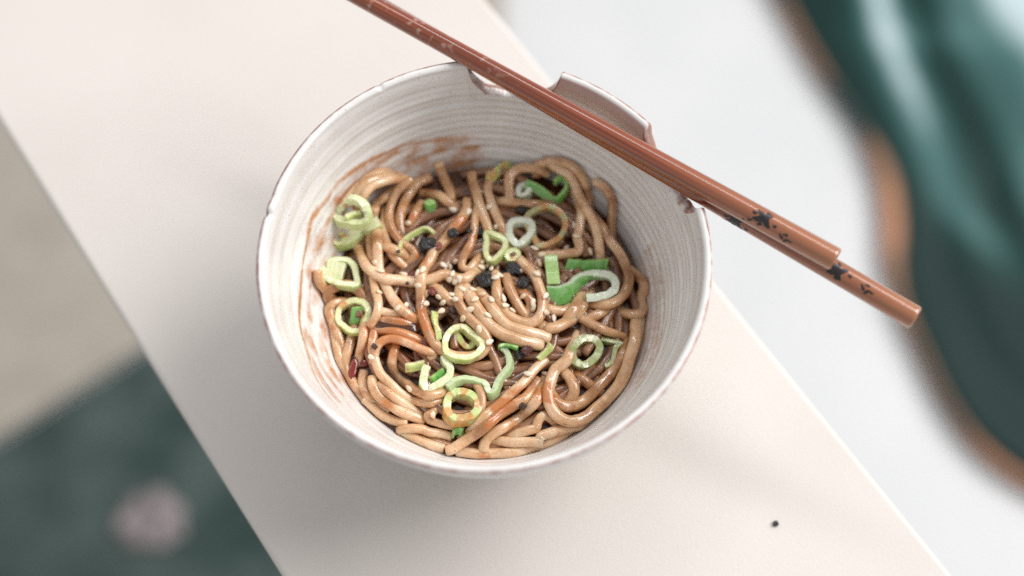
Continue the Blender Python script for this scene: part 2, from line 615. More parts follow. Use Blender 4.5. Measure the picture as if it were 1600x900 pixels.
def add_row(fn):
    global rows
    for j, a in enumerate(ang):
        r, z, e, s = fn(j, a)
        bowl_v.append((r * math.cos(a) * MM, r * math.sin(a) * MM, z * MM))
        edge_a.append(e)
        stain_a.append(s)
    rows += 1


slope_at = []
for j in range(NA):
    slope_at.append(abs(cuts[(j + 2) % NA][0] - cuts[j - 2][0]) / (4 * 75 * 2 * math.pi / NA))
for z in inner_z:
    def fn(j, a, z=z):
        zz = warp(z, j)
        rg = (0.16 + 0.13 * math.cos(a)) * math.sin(2 * math.pi * zz / 2.9 + a * 1.0 + 1.3 * math.sin(2 * a)) * smoothstep(30, 40, zz) * smoothstep(75, 66, zz)
        rg += 0.14 * math.sin(2 * math.pi * zz / 7.3 - a) * smoothstep(30, 40, zz)
        rg += 0.25 * noise.noise(Vector((3 * math.cos(a), 3 * math.sin(a), zz * 0.22)))
        e = 0.22 * smoothstep(73, 76.4, z) + 0.40 * math.exp(-((z - 71.0 - 0.8 * math.sin(3 * a)) / 0.6) ** 2)
        e += min(0.3, slope_at[j] * 0.4) * smoothstep(73, 76, z) + (0.30 if cuts[j][0] > 1 else 0) * smoothstep(74.5, 76.4, z)
        return r_in(zz) + rg, zz, e, stain_at(math.degrees(a), zz)
    add_row(fn)
for k in range(1, 8):
    def fn(j, a, k=k):
        cz_, sz_ = lip_shape(k, 8)
        zz = warp(76.4 + 1.6 * sz_, j)
        ri = r_in(warp(76.4, j))
        cut = 1.0 if cuts[j][0] > 1 else 0.0
        th = 3.3 + 0.6 * cut
        r = ri + th / 2 - th / 2 * cz_
        e = (0.72 if k in (5, 6) else 0.30) + cut * 0.20 + min(0.2, slope_at[j] * 0.3)
        return r, zz, e, 0.0
    add_row(fn)
for z in outer_z:
    def fn(j, a, z=z):
        zz = warp(z, j)
        th = lerp_tab(z, [8, 20, 50, 76.4], [6.5, 5.0, 4.2, 3.5])
        e = 0.30 * smoothstep(73, 75.4, z) + 0.12 * smoothstep(66, 73, z)
        rg = 0.3 * noise.noise(Vector((3 * math.cos(a), 3 * math.sin(a), zz * 0.2 + 9)))
        return r_in(max(zz, 16)) * (1 if zz >= 16 else lerp_tab(zz, [8, 16], [0.86, 1.0])) + th + rg, zz, e, 0.0
    add_row(fn)
for r, z in ((35.5, 6.0), (34.5, 3.0), (34.0, 0.3), (33.0, 0.0), (30.5, 0.0), (30.0, 0.6), (29.5, 4.0)):
    add_row(lambda j, a, r=r, z=z: (r, z, 0.25, 0.0))
for i in range(rows - 1):
    for j in range(NA):
        a, b = i * NA + j, i * NA + (j + 1) % NA
        bowl_f.append((a, b, b + NA, a + NA))
bowl_f.append([j for j in range(NA)][::-1])
bowl_f.append([(rows - 1) * NA + j for j in range(NA)])
bowl = mesh_obj('bowl', bowl_v, bowl_f, M['glaze'], recenter=False)
point_attr(bowl, 'edge', edge_a)
point_attr(bowl, 'stain', stain_a)
bm = bmesh.new(); bm.from_mesh(bowl.data); bmesh.ops.recalc_face_normals(bm, faces=bm.faces); bm.to_mesh(bowl.data); bm.free()
tag(bowl, 'handmade white glazed bowl with rusty brown rim and two chopstick notches', 'bowl')

# ------------------------------------------------------------------ what is in the bowl
# world coordinates in millimetres, origin on the table top under the bowl, z up
NOODLE_STRANDS = [
('soaked under layer noodle closest to the big stained onion ring',2.0,[[41.1,-1.5,32.2],[39.4,2.8,32.3],[37.1,6.9,32.5],[34.5,10.9,32.6],[31.9,14.8,32.4],[29.4,18.7,32.3],[27.0,22.7,32.4],[24.3,26.6,32.7],[21.3,30.2,33.0],[17.8,33.3,33.2],[13.7,35.7,33.3],[9.3,37.1,33.4],[4.6,37.5,33.6],[-0.0,36.8,33.7],[-4.3,34.9,33.8],[-8.2,32.3,33.6],[-11.5,28.9,33.3],[-14.2,25.1,33.0],[-16.5,21.0,32.9],[-18.5,16.8,32.9],[-20.6,12.6,32.9],[-22.9,8.4,33.0],[-25.1,4.3,33.0]]),
('soaked under layer noodle closest to the square centre crisp',2.0,[[-0.8,39.8,33.9],[-3.8,36.1,34.2],[-5.2,31.5,34.6],[-5.1,26.7,34.9],[-4.0,22.0,35.2],[-2.6,17.4,34.5],[-1.3,12.8,33.8],[0.2,8.2,33.8],[2.6,4.1,33.8],[6.2,0.8,33.8],[10.7,-0.8,33.8],[15.5,-0.7,34.0],[19.9,1.1,34.6]]),
('soaked under layer noodle closest to the white triangle ring',2.0,[[32.5,17.1,33.3],[29.7,20.6,33.4],[27.0,24.2,33.5],[24.3,27.8,33.5],[21.5,31.3,33.5],[18.3,34.5,33.4],[14.9,37.4,33.4],[11.1,39.8,33.4],[7.0,41.6,33.4],[2.6,42.7,33.4],[-1.9,42.9,33.3],[-6.3,42.2,33.0],[-10.6,40.8,32.7],[-14.5,38.6,32.9],[-17.9,35.7,33.4],[-20.9,32.4,33.9],[-23.4,28.6,34.2],[-25.5,24.7,34.3],[-27.2,20.5,34.5],[-28.8,16.3,34.6],[-30.4,12.1,34.6]]),
('soaked under layer noodle third closest to the ring with yellow core',2.0,[[-28.4,-7.4,34.0],[-24.6,-10.0,34.4],[-20.3,-11.7,35.2],[-15.8,-12.8,35.6],[-11.1,-13.6,35.6],[-6.6,-14.5,35.2],[-2.0,-15.4,34.6],[2.6,-16.1,34.5],[7.2,-16.0,35.1],[11.7,-14.9,35.0],[15.8,-12.7,34.6],[19.1,-9.3,34.7],[21.2,-5.2,34.9],[22.1,-0.6,34.9]]),
('soaked under layer noodle closest to the red chilli flake',2.0,[[-19.9,-37.9,32.0],[-15.9,-35.6,32.9],[-13.1,-31.9,33.8],[-11.8,-27.4,34.1],[-11.5,-22.6,34.4],[-11.5,-18.0,35.2],[-11.5,-13.2,35.6],[-11.8,-8.5,35.2],[-13.2,-4.1,34.7],[-16.2,-0.4,34.7],[-20.3,1.8,35.1],[-25.0,2.2,35.3],[-29.6,0.9,35.0],[-33.8,-1.3,34.7],[-37.8,-3.7,34.2],[-41.9,-5.9,33.4],[-45.7,-8.6,32.3],[-48.7,-12.1,31.2]]),
('soaked under layer noodle second closest to the white triangle ring',2.0,[[48.3,-14.8,30.0],[49.8,-10.5,30.2],[50.4,-6.0,30.6],[50.2,-1.4,31.0],[49.3,3.1,31.5],[47.7,7.3,31.8],[45.6,11.4,32.1],[43.0,15.1,32.3],[40.1,18.7,32.6],[37.0,22.0,32.8],[33.7,25.3,33.0],[30.5,28.5,33.1],[27.4,31.9,33.1],[24.3,35.3,32.9],[21.2,38.6,32.3],[18.0,41.7,31.5],[14.5,44.6,30.9],[10.7,47.1,30.4],[6.6,49.1,30.2],[2.2,50.5,30.1],[-2.3,51.2,30.1],[-6.9,51.1,30.4],[-11.3,50.2,30.9],[-15.5,48.5,31.5],[-19.4,46.1,32.0],[-22.8,43.1,32.2]]),
('soaked under layer noodle second closest to the ring with yellow core',2.0,[[-35.5,-13.2,34.8],[-32.1,-16.4,34.9],[-28.2,-19.2,35.1],[-24.1,-21.4,35.2],[-19.8,-23.4,35.4],[-15.5,-25.3,35.4],[-11.2,-27.2,35.2],[-7.0,-29.3,34.6],[-2.7,-31.3,34.6],[1.7,-32.9,34.9],[6.3,-34.0,34.8],[11.0,-34.5,34.5],[15.7,-34.0,34.2],[20.2,-32.7,33.7],[24.2,-30.4,32.9],[27.7,-27.3,32.1],[30.5,-23.5,31.8],[32.5,-19.3,31.6]]),
('soaked under layer noodle third closest to the black chip on the oily noodle',2.0,[[1.7,8.1,36.0],[3.1,12.4,35.6],[4.2,16.9,35.8],[5.2,21.3,35.8],[5.4,25.8,35.3],[3.9,30.0,35.0],[0.5,33.0,35.0],[-3.9,34.0,35.1],[-8.3,33.4,35.1],[-12.7,32.1,35.1],[-17.1,30.9,35.0],[-21.2,29.2,35.0],[-24.6,26.1,35.0],[-26.2,21.9,35.1],[-25.5,17.5,35.3],[-23.1,13.6,35.3],[-19.9,10.5,35.4]]),
('soaked under layer noodle closest to the rough black crisp',2.0,[[-33.8,-16.4,35.0],[-31.8,-20.4,35.0],[-28.8,-23.7,35.1],[-24.9,-26.0,35.2],[-20.6,-27.2,35.4],[-16.1,-27.2,35.5],[-11.7,-26.4,35.6],[-7.4,-25.0,35.4],[-3.2,-23.5,35.1],[1.1,-22.1,35.3],[5.3,-20.6,35.7],[9.5,-18.9,35.9],[13.2,-16.4,35.9],[16.4,-13.2,35.9],[18.6,-9.3,35.8],[19.5,-4.9,35.9],[19.1,-0.4,35.9],[17.6,3.8,35.9],[15.1,7.5,35.9],[12.0,10.8,35.8],[8.6,13.7,35.9],[5.2,16.6,36.2],[1.9,19.6,36.3]]),
('soaked under layer noodle fourth closest to the white onion hook',2.0,[[44.9,-25.0,30.0],[47.1,-21.1,30.6],[48.6,-16.8,31.4],[49.3,-12.2,31.9],[49.2,-7.6,32.1],[48.3,-3.1,32.3],[46.9,1.3,32.6],[45.0,5.5,32.8],[42.8,9.6,33.1],[40.4,13.5,33.3],[38.0,17.5,33.4],[35.8,21.5,33.5],[33.5,25.6,33.5],[31.2,29.6,33.5],[28.7,33.5,33.5]]),
('soaked under layer noodle closest to the olive onion ring',2.0,[[17.2,-43.2,33.0],[21.8,-42.3,32.3],[26.1,-40.7,31.3],[30.1,-38.2,30.8],[33.5,-35.0,31.2],[36.2,-31.2,32.2],[38.2,-27.0,32.6],[39.4,-22.4,32.2],[39.9,-17.8,31.5],[39.7,-13.1,31.3],[39.2,-8.4,31.6],[38.3,-3.8,32.6],[37.3,0.6,33.7],[36.4,5.3,34.1],[35.6,9.9,34.1]]),
('soaked under layer noodle closest to the wavy translucent strip',2.0,[[-12.0,-29.3,35.7],[-8.5,-32.1,35.6],[-4.7,-34.6,35.5],[-0.3,-35.7,35.4],[4.0,-34.6,35.4],[7.2,-31.4,35.5],[8.8,-27.1,35.8],[9.4,-22.6,36.0],[10.1,-18.2,36.3],[10.3,-13.6,36.4],[8.8,-9.4,36.4],[5.5,-6.4,36.3],[1.1,-5.4,36.2],[-3.3,-6.3,36.0],[-7.5,-8.0,36.2],[-11.7,-9.6,36.7]]),
('soaked under layer noodle closest to the dark flake above the core ring',2.0,[[3.4,24.6,36.3],[-1.2,24.4,36.4],[-5.8,24.1,36.4],[-10.4,24.0,36.3],[-14.9,23.4,36.2],[-19.3,21.9,36.1],[-23.0,19.2,36.0],[-25.6,15.5,36.0],[-26.7,11.0,36.1],[-26.3,6.5,36.2],[-24.6,2.2,36.4],[-22.3,-1.8,36.5],[-19.8,-5.6,36.6],[-17.3,-9.6,36.7],[-14.8,-13.4,36.7],[-11.6,-16.7,36.7],[-7.7,-19.1,36.6],[-3.2,-20.1,36.6]]),
('soaked under layer noodle closest to the small green square',2.0,[[-38.3,-19.6,30.9],[-37.3,-24.2,30.7],[-35.9,-28.7,30.6],[-34.3,-33.2,30.5],[-32.1,-37.4,30.6],[-29.5,-41.4,31.1],[-26.4,-44.9,31.7],[-22.7,-47.9,32.1],[-18.4,-49.7,32.2],[-13.8,-51.2,32.3],[-9.2,-52.2,32.4],[-4.5,-52.8,32.4],[0.2,-52.2,32.6],[4.7,-50.8,32.8],[9.0,-48.8,33.1],[13.0,-46.3,33.5],[16.8,-43.4,33.8],[20.3,-40.3,33.8]]),
('soaked under layer noodle closest to the open front hook',2.0,[[-44.6,-18.9,30.6],[-42.5,-22.9,31.2],[-39.6,-26.4,32.0],[-36.0,-29.3,32.5],[-31.9,-31.5,32.6],[-27.6,-33.0,32.9],[-23.2,-33.8,33.9],[-18.7,-34.1,34.9],[-14.1,-33.9,35.5],[-9.5,-33.5,35.7],[-4.9,-33.0,35.9],[-0.3,-32.5,35.9],[4.3,-32.2,35.8],[8.9,-31.8,35.6],[13.5,-31.3,35.4],[18.0,-30.3,35.2],[22.4,-28.9,34.9],[26.5,-26.9,34.7],[30.3,-24.2,34.5]]),
('soaked under layer noodle closest to the curled green strip',2.0,[[39.9,17.1,33.7],[38.8,21.5,33.6],[37.5,25.8,33.5],[35.9,30.1,33.0],[34.1,34.2,32.1],[31.8,38.0,31.0],[29.1,41.5,30.2],[25.9,44.7,29.8],[22.3,47.4,29.7],[18.2,49.4,29.8],[13.9,50.9,30.3],[9.5,51.5,31.1],[5.0,51.4,32.0],[0.6,50.7,32.7],[-3.7,49.2,33.3],[-7.7,47.2,33.9],[-11.5,44.8,34.4],[-15.1,41.9,34.7],[-18.4,38.8,34.9],[-21.5,35.5,35.1]]),
('soaked under layer noodle fourth closest to the ring with yellow core',2.0,[[-6.5,-40.2,35.4],[-2.2,-38.3,35.6],[1.2,-35.1,35.8],[3.4,-31.0,36.1],[4.5,-26.4,36.4],[4.8,-21.8,36.7],[5.0,-17.1,37.0],[5.3,-12.4,37.2],[5.4,-7.7,37.3],[4.7,-3.1,37.4],[2.9,1.2,37.5],[-0.2,4.8,37.5],[-4.3,7.0,37.5],[-8.9,7.7,37.4],[-13.5,7.0,37.3],[-17.9,5.4,37.1],[-22.1,3.2,36.9],[-26.3,1.1,36.6],[-30.5,-1.0,36.3],[-34.4,-3.5,35.9],[-37.8,-6.7,35.6],[-40.2,-10.7,35.3]]),
('soaked under layer noodle closest to the thin ring with green chip',2.0,[[-22.6,40.6,33.7],[-27.0,39.6,32.5],[-31.3,38.2,31.7],[-35.6,36.3,31.4],[-39.6,34.0,30.8],[-42.9,30.9,30.1],[-45.1,26.8,29.6],[-47.2,22.6,29.5],[-49.0,18.3,29.4],[-50.4,13.9,29.5],[-51.6,9.4,29.6],[-52.0,4.8,29.8],[-50.9,0.3,30.4],[-49.3,-3.9,31.6],[-47.3,-7.9,32.9],[-44.9,-11.8,33.1],[-42.1,-15.6,32.7],[-39.2,-19.2,33.0],[-36.3,-22.8,33.3]]),
('soaked under layer noodle closest to the heart shaped ring',2.0,[[13.8,-12.1,36.8],[16.9,-8.6,36.7],[19.3,-4.6,36.6],[20.6,-0.1,36.6],[20.4,4.5,36.6],[18.5,8.7,36.6],[15.2,12.0,36.8],[11.1,14.2,36.9],[6.6,15.4,37.1],[2.0,16.3,37.2],[-2.5,17.2,37.3],[-7.1,18.1,37.2],[-11.8,18.2,37.1],[-16.3,17.2,37.0],[-20.2,14.7,36.9],[-23.0,11.0,36.9],[-24.2,6.5,36.9],[-24.1,1.9,36.9],[-23.0,-2.6,37.0],[-21.4,-7.0,37.0],[-19.9,-11.4,36.9],[-18.4,-15.8,36.6],[-16.3,-19.9,36.1]]),
('soaked under layer noodle second closest to the dark red clump',2.0,[[-23.2,-18.8,36.5],[-21.6,-23.0,36.4],[-19.2,-26.8,36.3],[-15.9,-30.0,36.2],[-12.0,-32.2,36.2],[-7.6,-33.4,36.2],[-3.1,-33.5,36.2],[1.4,-32.7,36.2],[5.7,-31.1,36.2],[9.7,-29.1,36.2],[13.6,-26.7,36.0],[17.5,-24.4,35.8],[21.5,-22.3,35.6],[25.4,-20.0,35.3],[29.2,-17.5,34.8],[32.6,-14.5,34.4],[35.4,-11.0,34.4],[37.4,-6.9,34.5],[38.3,-2.5,34.6],[38.1,2.1,34.7],[36.8,6.4,34.8],[34.6,10.3,35.0],[31.6,13.7,35.1]]),
('soaked under layer noodle second closest to the pale yellow green strap',2.0,[[-21.9,-23.9,36.4],[-18.0,-26.3,36.5],[-13.7,-27.7,36.6],[-9.1,-28.2,36.6],[-4.6,-28.0,36.7],[-0.0,-27.2,36.7],[4.4,-26.3,36.7],[8.9,-25.5,36.6],[13.4,-24.7,36.3],[17.9,-23.8,36.1],[22.2,-22.4,35.8],[26.3,-20.4,35.6],[29.9,-17.6,35.3],[32.8,-14.1,35.2],[34.7,-10.0,35.1],[35.5,-5.5,35.1],[35.1,-0.9,35.1],[33.8,3.4,35.3],[31.6,7.4,35.5],[28.9,11.1,35.7],[25.9,14.6,35.8],[22.9,18.0,36.0]]),
('soaked under layer noodle second closest to the white onion hook',2.0,[[16.2,-14.1,36.6],[20.7,-14.7,36.4],[25.2,-14.8,36.0],[29.7,-14.1,35.5],[33.9,-12.4,35.1],[37.6,-9.8,34.8],[40.4,-6.3,34.5],[42.2,-2.1,34.3],[42.9,2.4,34.1],[42.6,7.0,34.1],[41.5,11.4,34.1],[39.9,15.6,34.2],[38.1,19.9,34.2],[36.5,24.1,34.1],[34.9,28.4,34.1],[33.0,32.5,33.9],[30.6,36.4,33.6],[27.5,39.7,33.4],[23.8,42.3,33.3],[19.5,43.8,33.5],[15.0,44.0,34.1],[10.6,43.1,34.7],[6.5,41.1,35.3],[2.9,38.4,35.7],[-0.2,35.1,36.0]]),
('soaked under layer noodle third closest to the white onion hook',2.0,[[17.8,-49.2,29.5],[22.1,-47.4,29.5],[26.2,-45.3,29.5],[30.1,-42.8,29.5],[33.9,-40.0,29.6],[37.4,-37.1,29.9],[40.1,-33.4,30.3],[41.7,-29.1,31.0],[42.8,-24.6,31.5],[43.4,-20.0,31.9],[43.6,-15.4,32.2],[43.5,-10.8,32.8],[43.2,-6.3,33.5],[42.9,-1.6,34.0],[42.7,3.0,34.1],[42.6,7.6,34.1],[42.5,12.3,34.0],[42.3,16.9,33.8],[41.7,21.5,33.7],[40.7,26.0,33.5],[39.2,30.4,33.4],[37.2,34.6,33.3],[34.6,38.4,33.2],[31.4,41.8,33.1],[27.7,44.6,33.1]]),
('soaked under layer noodle second closest to the heart shaped ring',2.0,[[15.3,12.6,37.0],[15.2,17.1,36.9],[13.3,21.2,36.8],[9.8,23.9,36.9],[5.3,24.7,37.0],[0.9,24.1,37.2],[-3.5,23.0,37.3],[-8.0,22.0,37.3],[-12.1,20.3,37.3],[-15.5,17.3,37.4],[-17.0,13.1,37.5],[-16.5,8.7,37.6],[-14.2,4.8,37.8],[-11.1,1.4,37.9]]),
('soaked under layer noodle closest to the green onion band',2.0,[[-6.8,9.5,38.0],[-5.0,5.4,37.7],[-3.0,1.4,36.8],[-0.3,-2.2,37.2],[3.2,-4.9,37.8],[7.5,-6.2,37.6],[11.9,-5.8,36.8],[16.0,-3.9,36.7],[19.4,-0.9,37.0],[22.2,2.6,36.7],[24.7,6.3,35.9],[27.4,9.9,35.8],[29.9,13.7,35.7],[31.7,17.9,35.5]]),
('soaked under layer noodle third closest to the big stained onion ring',2.0,[[35.5,3.9,35.4],[34.2,8.5,35.5],[32.0,12.6,35.6],[29.0,16.3,35.8],[25.5,19.5,35.7],[21.6,22.1,35.2],[17.5,24.3,35.2],[13.3,26.2,36.2],[9.0,28.1,36.7],[4.7,30.1,36.8],[0.4,32.1,36.7],[-3.8,34.1,36.6],[-8.2,35.8,36.3],[-12.8,37.0,36.1],[-17.5,37.5,35.8],[-22.2,37.3,35.6],[-26.8,36.1,35.5]]),
('soaked under layer noodle second closest to the olive onion ring',2.0,[[-27.0,-40.3,32.4],[-22.7,-41.7,31.9],[-18.3,-42.5,32.0],[-13.8,-42.6,32.8],[-9.5,-42.2,34.2],[-5.2,-41.4,35.3],[-0.9,-40.2,35.9],[3.5,-38.9,36.0],[7.8,-37.5,36.0],[12.1,-36.3,35.9],[16.5,-35.1,35.7],[20.9,-33.9,35.4],[25.2,-32.6,35.1],[29.4,-30.8,34.8],[33.4,-28.7,34.5],[37.0,-26.1,34.3],[40.3,-22.9,34.1],[43.0,-19.3,33.9],[45.0,-15.3,33.8],[46.3,-10.9,33.8],[46.8,-6.4,33.8],[46.4,-1.9,33.8]]),
('soaked under layer noodle closest to the pale green strap',2.0,[[35.9,-3.6,35.3],[40.4,-3.0,34.8],[44.4,-0.7,34.3],[46.8,3.1,34.0],[47.1,7.7,33.8],[45.7,12.0,33.9],[43.6,16.1,34.0],[41.5,20.2,34.2],[39.0,24.1,34.3],[35.4,26.8,34.6],[30.9,27.5,35.1],[26.6,26.0,35.6],[23.3,22.9,36.1],[20.8,19.1,36.6],[18.2,15.3,37.0],[15.9,11.3,37.3],[14.9,6.8,37.5]]),
('soaked under layer noodle second closest to the open front hook',2.0,[[-4.8,5.0,38.4],[-8.5,2.0,38.3],[-12.4,-1.0,38.2],[-16.2,-3.9,38.0],[-19.6,-7.3,37.8],[-22.3,-11.3,37.6],[-23.9,-15.9,37.3],[-24.0,-20.7,37.0],[-22.6,-25.3,36.8],[-19.9,-29.2,36.7],[-16.2,-32.4,36.6],[-12.0,-34.7,36.6],[-7.5,-36.5,36.5],[-3.0,-38.3,36.4]]),
('soaked under layer noodle third closest to the heart shaped ring',2.0,[[17.6,-23.9,36.8],[19.6,-19.8,36.9],[20.9,-15.3,36.9],[21.7,-10.8,37.0],[22.6,-6.3,37.0],[23.6,-1.8,37.0],[24.2,2.7,37.0],[24.2,7.3,36.9],[23.1,11.8,36.9],[20.8,15.8,37.0],[17.4,18.8,37.1],[13.2,20.7,37.3],[8.7,21.4,37.5],[4.1,20.9,37.7],[-0.3,19.7,37.9],[-4.6,18.1,38.0],[-9.0,16.7,38.0],[-13.4,15.3,37.9],[-17.6,13.5,37.8],[-21.5,11.1,37.7],[-24.7,7.8,37.6],[-26.9,3.7,37.5],[-27.7,-0.8,37.5],[-27.1,-5.3,37.4]]),
('soaked under layer noodle third closest to the curling onion shaving',2.0,[[11.9,38.7,36.0],[7.2,38.7,36.2],[2.6,38.6,36.4],[-2.0,38.6,36.4],[-6.6,38.7,36.4],[-11.3,38.8,36.3],[-15.9,38.9,36.1],[-20.5,38.6,35.9],[-25.1,38.0,35.6],[-29.6,36.9,35.3],[-33.9,35.3,34.8],[-37.9,33.1,34.1],[-41.5,30.2,33.4],[-44.6,26.8,32.9],[-47.0,22.9,32.6],[-48.7,18.6,32.5],[-49.7,14.1,32.4],[-49.9,9.5,32.6],[-49.5,4.9,32.9],[-48.4,0.4,33.4],[-46.8,-3.9,33.8]]),
('soaked under layer noodle closest to the dark flake at the front',2.0,[[-0.3,-44.6,32.0],[3.5,-47.0,33.1],[8.0,-47.4,34.4],[12.4,-46.0,35.0],[16.2,-43.3,35.2],[19.7,-40.3,35.2],[23.3,-37.3,35.3],[26.6,-34.0,35.3],[28.7,-29.9,35.5],[29.1,-25.3,35.8],[27.5,-21.0,36.2],[24.2,-17.8,36.6],[20.0,-15.7,37.1],[15.6,-14.2,37.5],[11.3,-12.6,37.9],[6.8,-11.3,38.0],[2.2,-11.3,37.8],[-2.1,-13.0,37.5],[-5.2,-16.5,37.4]]),
('soaked under layer noodle second closest to the green onion band',2.0,[[8.7,-4.2,38.2],[13.2,-3.1,38.0],[17.4,-1.4,37.7],[21.7,0.3,37.4],[26.0,1.9,36.9],[30.3,3.6,36.5],[34.3,5.9,36.0],[37.8,8.8,35.5],[40.4,12.6,35.1],[41.8,16.9,34.7],[41.9,21.5,34.5],[40.5,25.9,34.4],[38.1,29.8,34.4],[35.0,33.2,34.4],[31.4,36.1,34.6],[27.8,38.9,34.7],[24.2,41.8,34.7],[20.6,44.7,34.6],[16.7,47.1,34.5],[12.4,48.8,34.3],[7.8,49.3,34.3],[3.3,48.5,34.6],[-0.7,46.3,35.2],[-3.9,43.1,35.8],[-6.2,39.2,36.2]]),
('soaked under layer noodle closest to the pale yellow green strap',2.0,[[11.5,-20.3,37.6],[16.1,-20.9,37.3],[20.8,-20.7,37.0],[25.4,-20.6,36.5],[30.0,-19.8,36.1],[34.0,-17.4,35.8],[36.3,-13.4,35.7],[36.2,-8.7,35.8],[34.4,-4.4,36.1],[31.8,-0.5,36.4],[29.4,3.5,36.7],[26.3,7.0,37.0],[22.1,9.0,37.3],[17.5,8.7,37.6],[13.6,6.2,37.5],[11.0,2.5,36.6]]),
('soaked under layer noodle fourth closest to the black chip on the oily noodle',2.0,[[13.4,39.9,36.2],[9.2,38.1,36.5],[5.3,35.5,36.9],[1.9,32.5,37.3],[-1.5,29.2,37.6],[-4.9,26.1,37.9],[-8.3,22.9,38.0],[-11.5,19.6,38.1],[-14.2,15.7,38.2],[-16.0,11.5,38.3],[-16.6,6.9,38.4],[-16.0,2.3,38.5],[-14.0,-1.9,38.6],[-11.0,-5.4,38.6],[-7.2,-8.1,38.7],[-3.0,-10.1,38.7],[1.4,-11.5,38.6],[5.9,-12.7,38.4],[10.4,-14.1,38.2]]),
('soaked under layer noodle closest to the curling onion shaving',2.0,[[5.0,38.3,36.6],[1.4,41.2,36.5],[-2.9,43.0,36.4],[-7.5,43.5,36.2],[-12.1,43.0,36.2],[-16.6,41.6,36.1],[-20.9,39.7,36.1],[-25.1,37.8,36.0],[-29.3,35.9,35.9],[-33.6,34.0,35.7],[-37.7,31.8,35.5],[-41.3,28.8,35.4],[-44.2,25.2,35.1],[-46.0,21.0,34.6],[-46.5,16.4,34.0],[-45.8,11.8,33.5],[-43.8,7.6,33.6],[-40.9,4.0,34.4],[-37.6,1.0,35.6],[-34.0,-1.6,36.8],[-30.2,-4.3,37.5],[-26.5,-7.0,37.8]]),
('soaked under layer noodle closest to the ring with yellow core',2.0,[[-28.3,-0.5,37.9],[-25.6,-4.3,38.0],[-22.9,-8.0,38.2],[-20.3,-11.8,38.2],[-17.7,-15.6,38.2],[-14.7,-19.0,38.2],[-11.1,-21.9,38.1],[-7.0,-24.0,38.1],[-2.5,-24.8,38.1],[2.0,-24.3,38.1],[6.2,-22.6,38.1],[9.9,-19.8,38.0],[12.8,-16.3,38.0],[15.1,-12.3,38.0],[17.0,-8.1,38.0],[18.9,-3.9,37.9]]),
('soaked under layer noodle closest to the black chip on the oily noodle',2.0,[[26.9,22.8,36.4],[23.5,25.9,36.1],[19.5,28.2,35.7],[15.2,29.8,35.6],[10.8,31.0,36.2],[6.3,32.0,37.0],[1.9,33.2,37.4],[-2.6,34.4,37.4],[-7.1,35.4,37.2],[-11.7,35.8,37.1],[-16.3,35.5,37.0],[-20.7,34.2,36.9],[-24.7,31.9,36.8],[-28.0,28.6,36.8],[-30.2,24.6,36.9],[-31.5,20.2,37.1],[-31.8,15.6,37.3],[-31.2,11.0,37.5],[-30.1,6.5,37.7],[-28.8,2.1,37.9],[-27.5,-2.3,38.0],[-26.3,-6.8,38.0],[-25.0,-11.2,38.0]]),
('soaked under layer noodle second closest to the rough black crisp',2.0,[[4.7,-12.3,38.7],[8.8,-10.2,38.6],[12.9,-8.2,38.4],[16.9,-5.9,38.2],[20.2,-2.8,38.0],[22.0,1.4,37.8],[21.7,6.0,37.8],[19.5,10.0,37.9],[16.1,13.0,38.1],[12.2,15.5,38.2],[8.4,18.1,38.3],[4.4,20.4,38.4],[-0.1,21.4,38.5],[-4.6,20.6,38.5],[-8.2,17.9,38.6]]),
('soaked under layer noodle third closest to the rough black crisp',2.0,[[21.1,-20.2,37.4],[23.4,-16.3,37.4],[23.8,-11.8,37.5],[22.3,-7.5,37.8],[19.8,-3.7,38.0],[16.9,-0.1,38.3],[14.1,3.6,38.4],[10.8,6.8,38.2],[6.7,8.7,38.1],[2.2,8.7,38.5],[-1.9,6.7,39.0],[-4.9,3.3,39.1],[-6.8,-0.8,39.1],[-8.5,-5.1,39.1],[-10.3,-9.3,38.9],[-11.4,-13.8,38.8],[-11.0,-18.3,38.6]]),
('soaked under layer noodle second closest to the curling onion shaving',2.0,[[9.9,42.4,36.3],[5.6,44.5,36.3],[1.1,45.6,36.3],[-3.6,45.7,36.4],[-8.2,44.8,36.4],[-12.6,42.9,36.5],[-16.5,40.4,36.6],[-20.1,37.3,36.8],[-23.3,33.9,36.9],[-26.4,30.3,37.0],[-29.5,26.7,37.0],[-32.6,23.3,36.2],[-35.5,20.0,34.5],[-38.5,16.5,33.3],[-41.1,12.7,33.8],[-43.2,8.6,35.0],[-44.6,4.2,35.6],[-45.2,-0.5,35.8],[-44.7,-5.2,35.9]]),
('soaked under layer noodle closest to the small black crisp',2.0,[[36.1,18.4,36.0],[34.4,22.7,36.0],[32.1,26.8,36.0],[29.0,30.3,36.1],[25.2,33.1,36.2],[21.0,35.1,36.4],[16.5,36.2,36.7],[11.8,36.4,37.0],[7.2,35.8,37.3],[2.7,34.5,37.5],[-1.6,32.7,37.8],[-5.8,30.5,38.0],[-9.8,28.2,38.1],[-13.9,25.8,38.1],[-17.9,23.5,38.1],[-22.1,21.3,38.0],[-26.1,18.9,37.9],[-30.0,16.3,37.7],[-33.6,13.3,37.5],[-36.7,9.8,37.2],[-39.2,5.8,36.9],[-40.9,1.5,36.7],[-41.7,-3.1,36.4]]),
('soaked under layer noodle second closest to the thin ring with green chip',2.0,[[-26.6,24.2,37.6],[-30.8,22.0,37.4],[-34.5,19.0,37.3],[-37.6,15.4,37.1],[-39.9,11.2,37.0],[-41.2,6.6,37.0],[-41.5,1.8,37.0],[-40.8,-2.9,37.1],[-39.3,-7.4,37.2],[-37.1,-11.6,37.3],[-34.4,-15.6,37.4],[-31.4,-19.2,37.5],[-28.2,-22.8,37.6],[-25.0,-26.4,37.6]]),
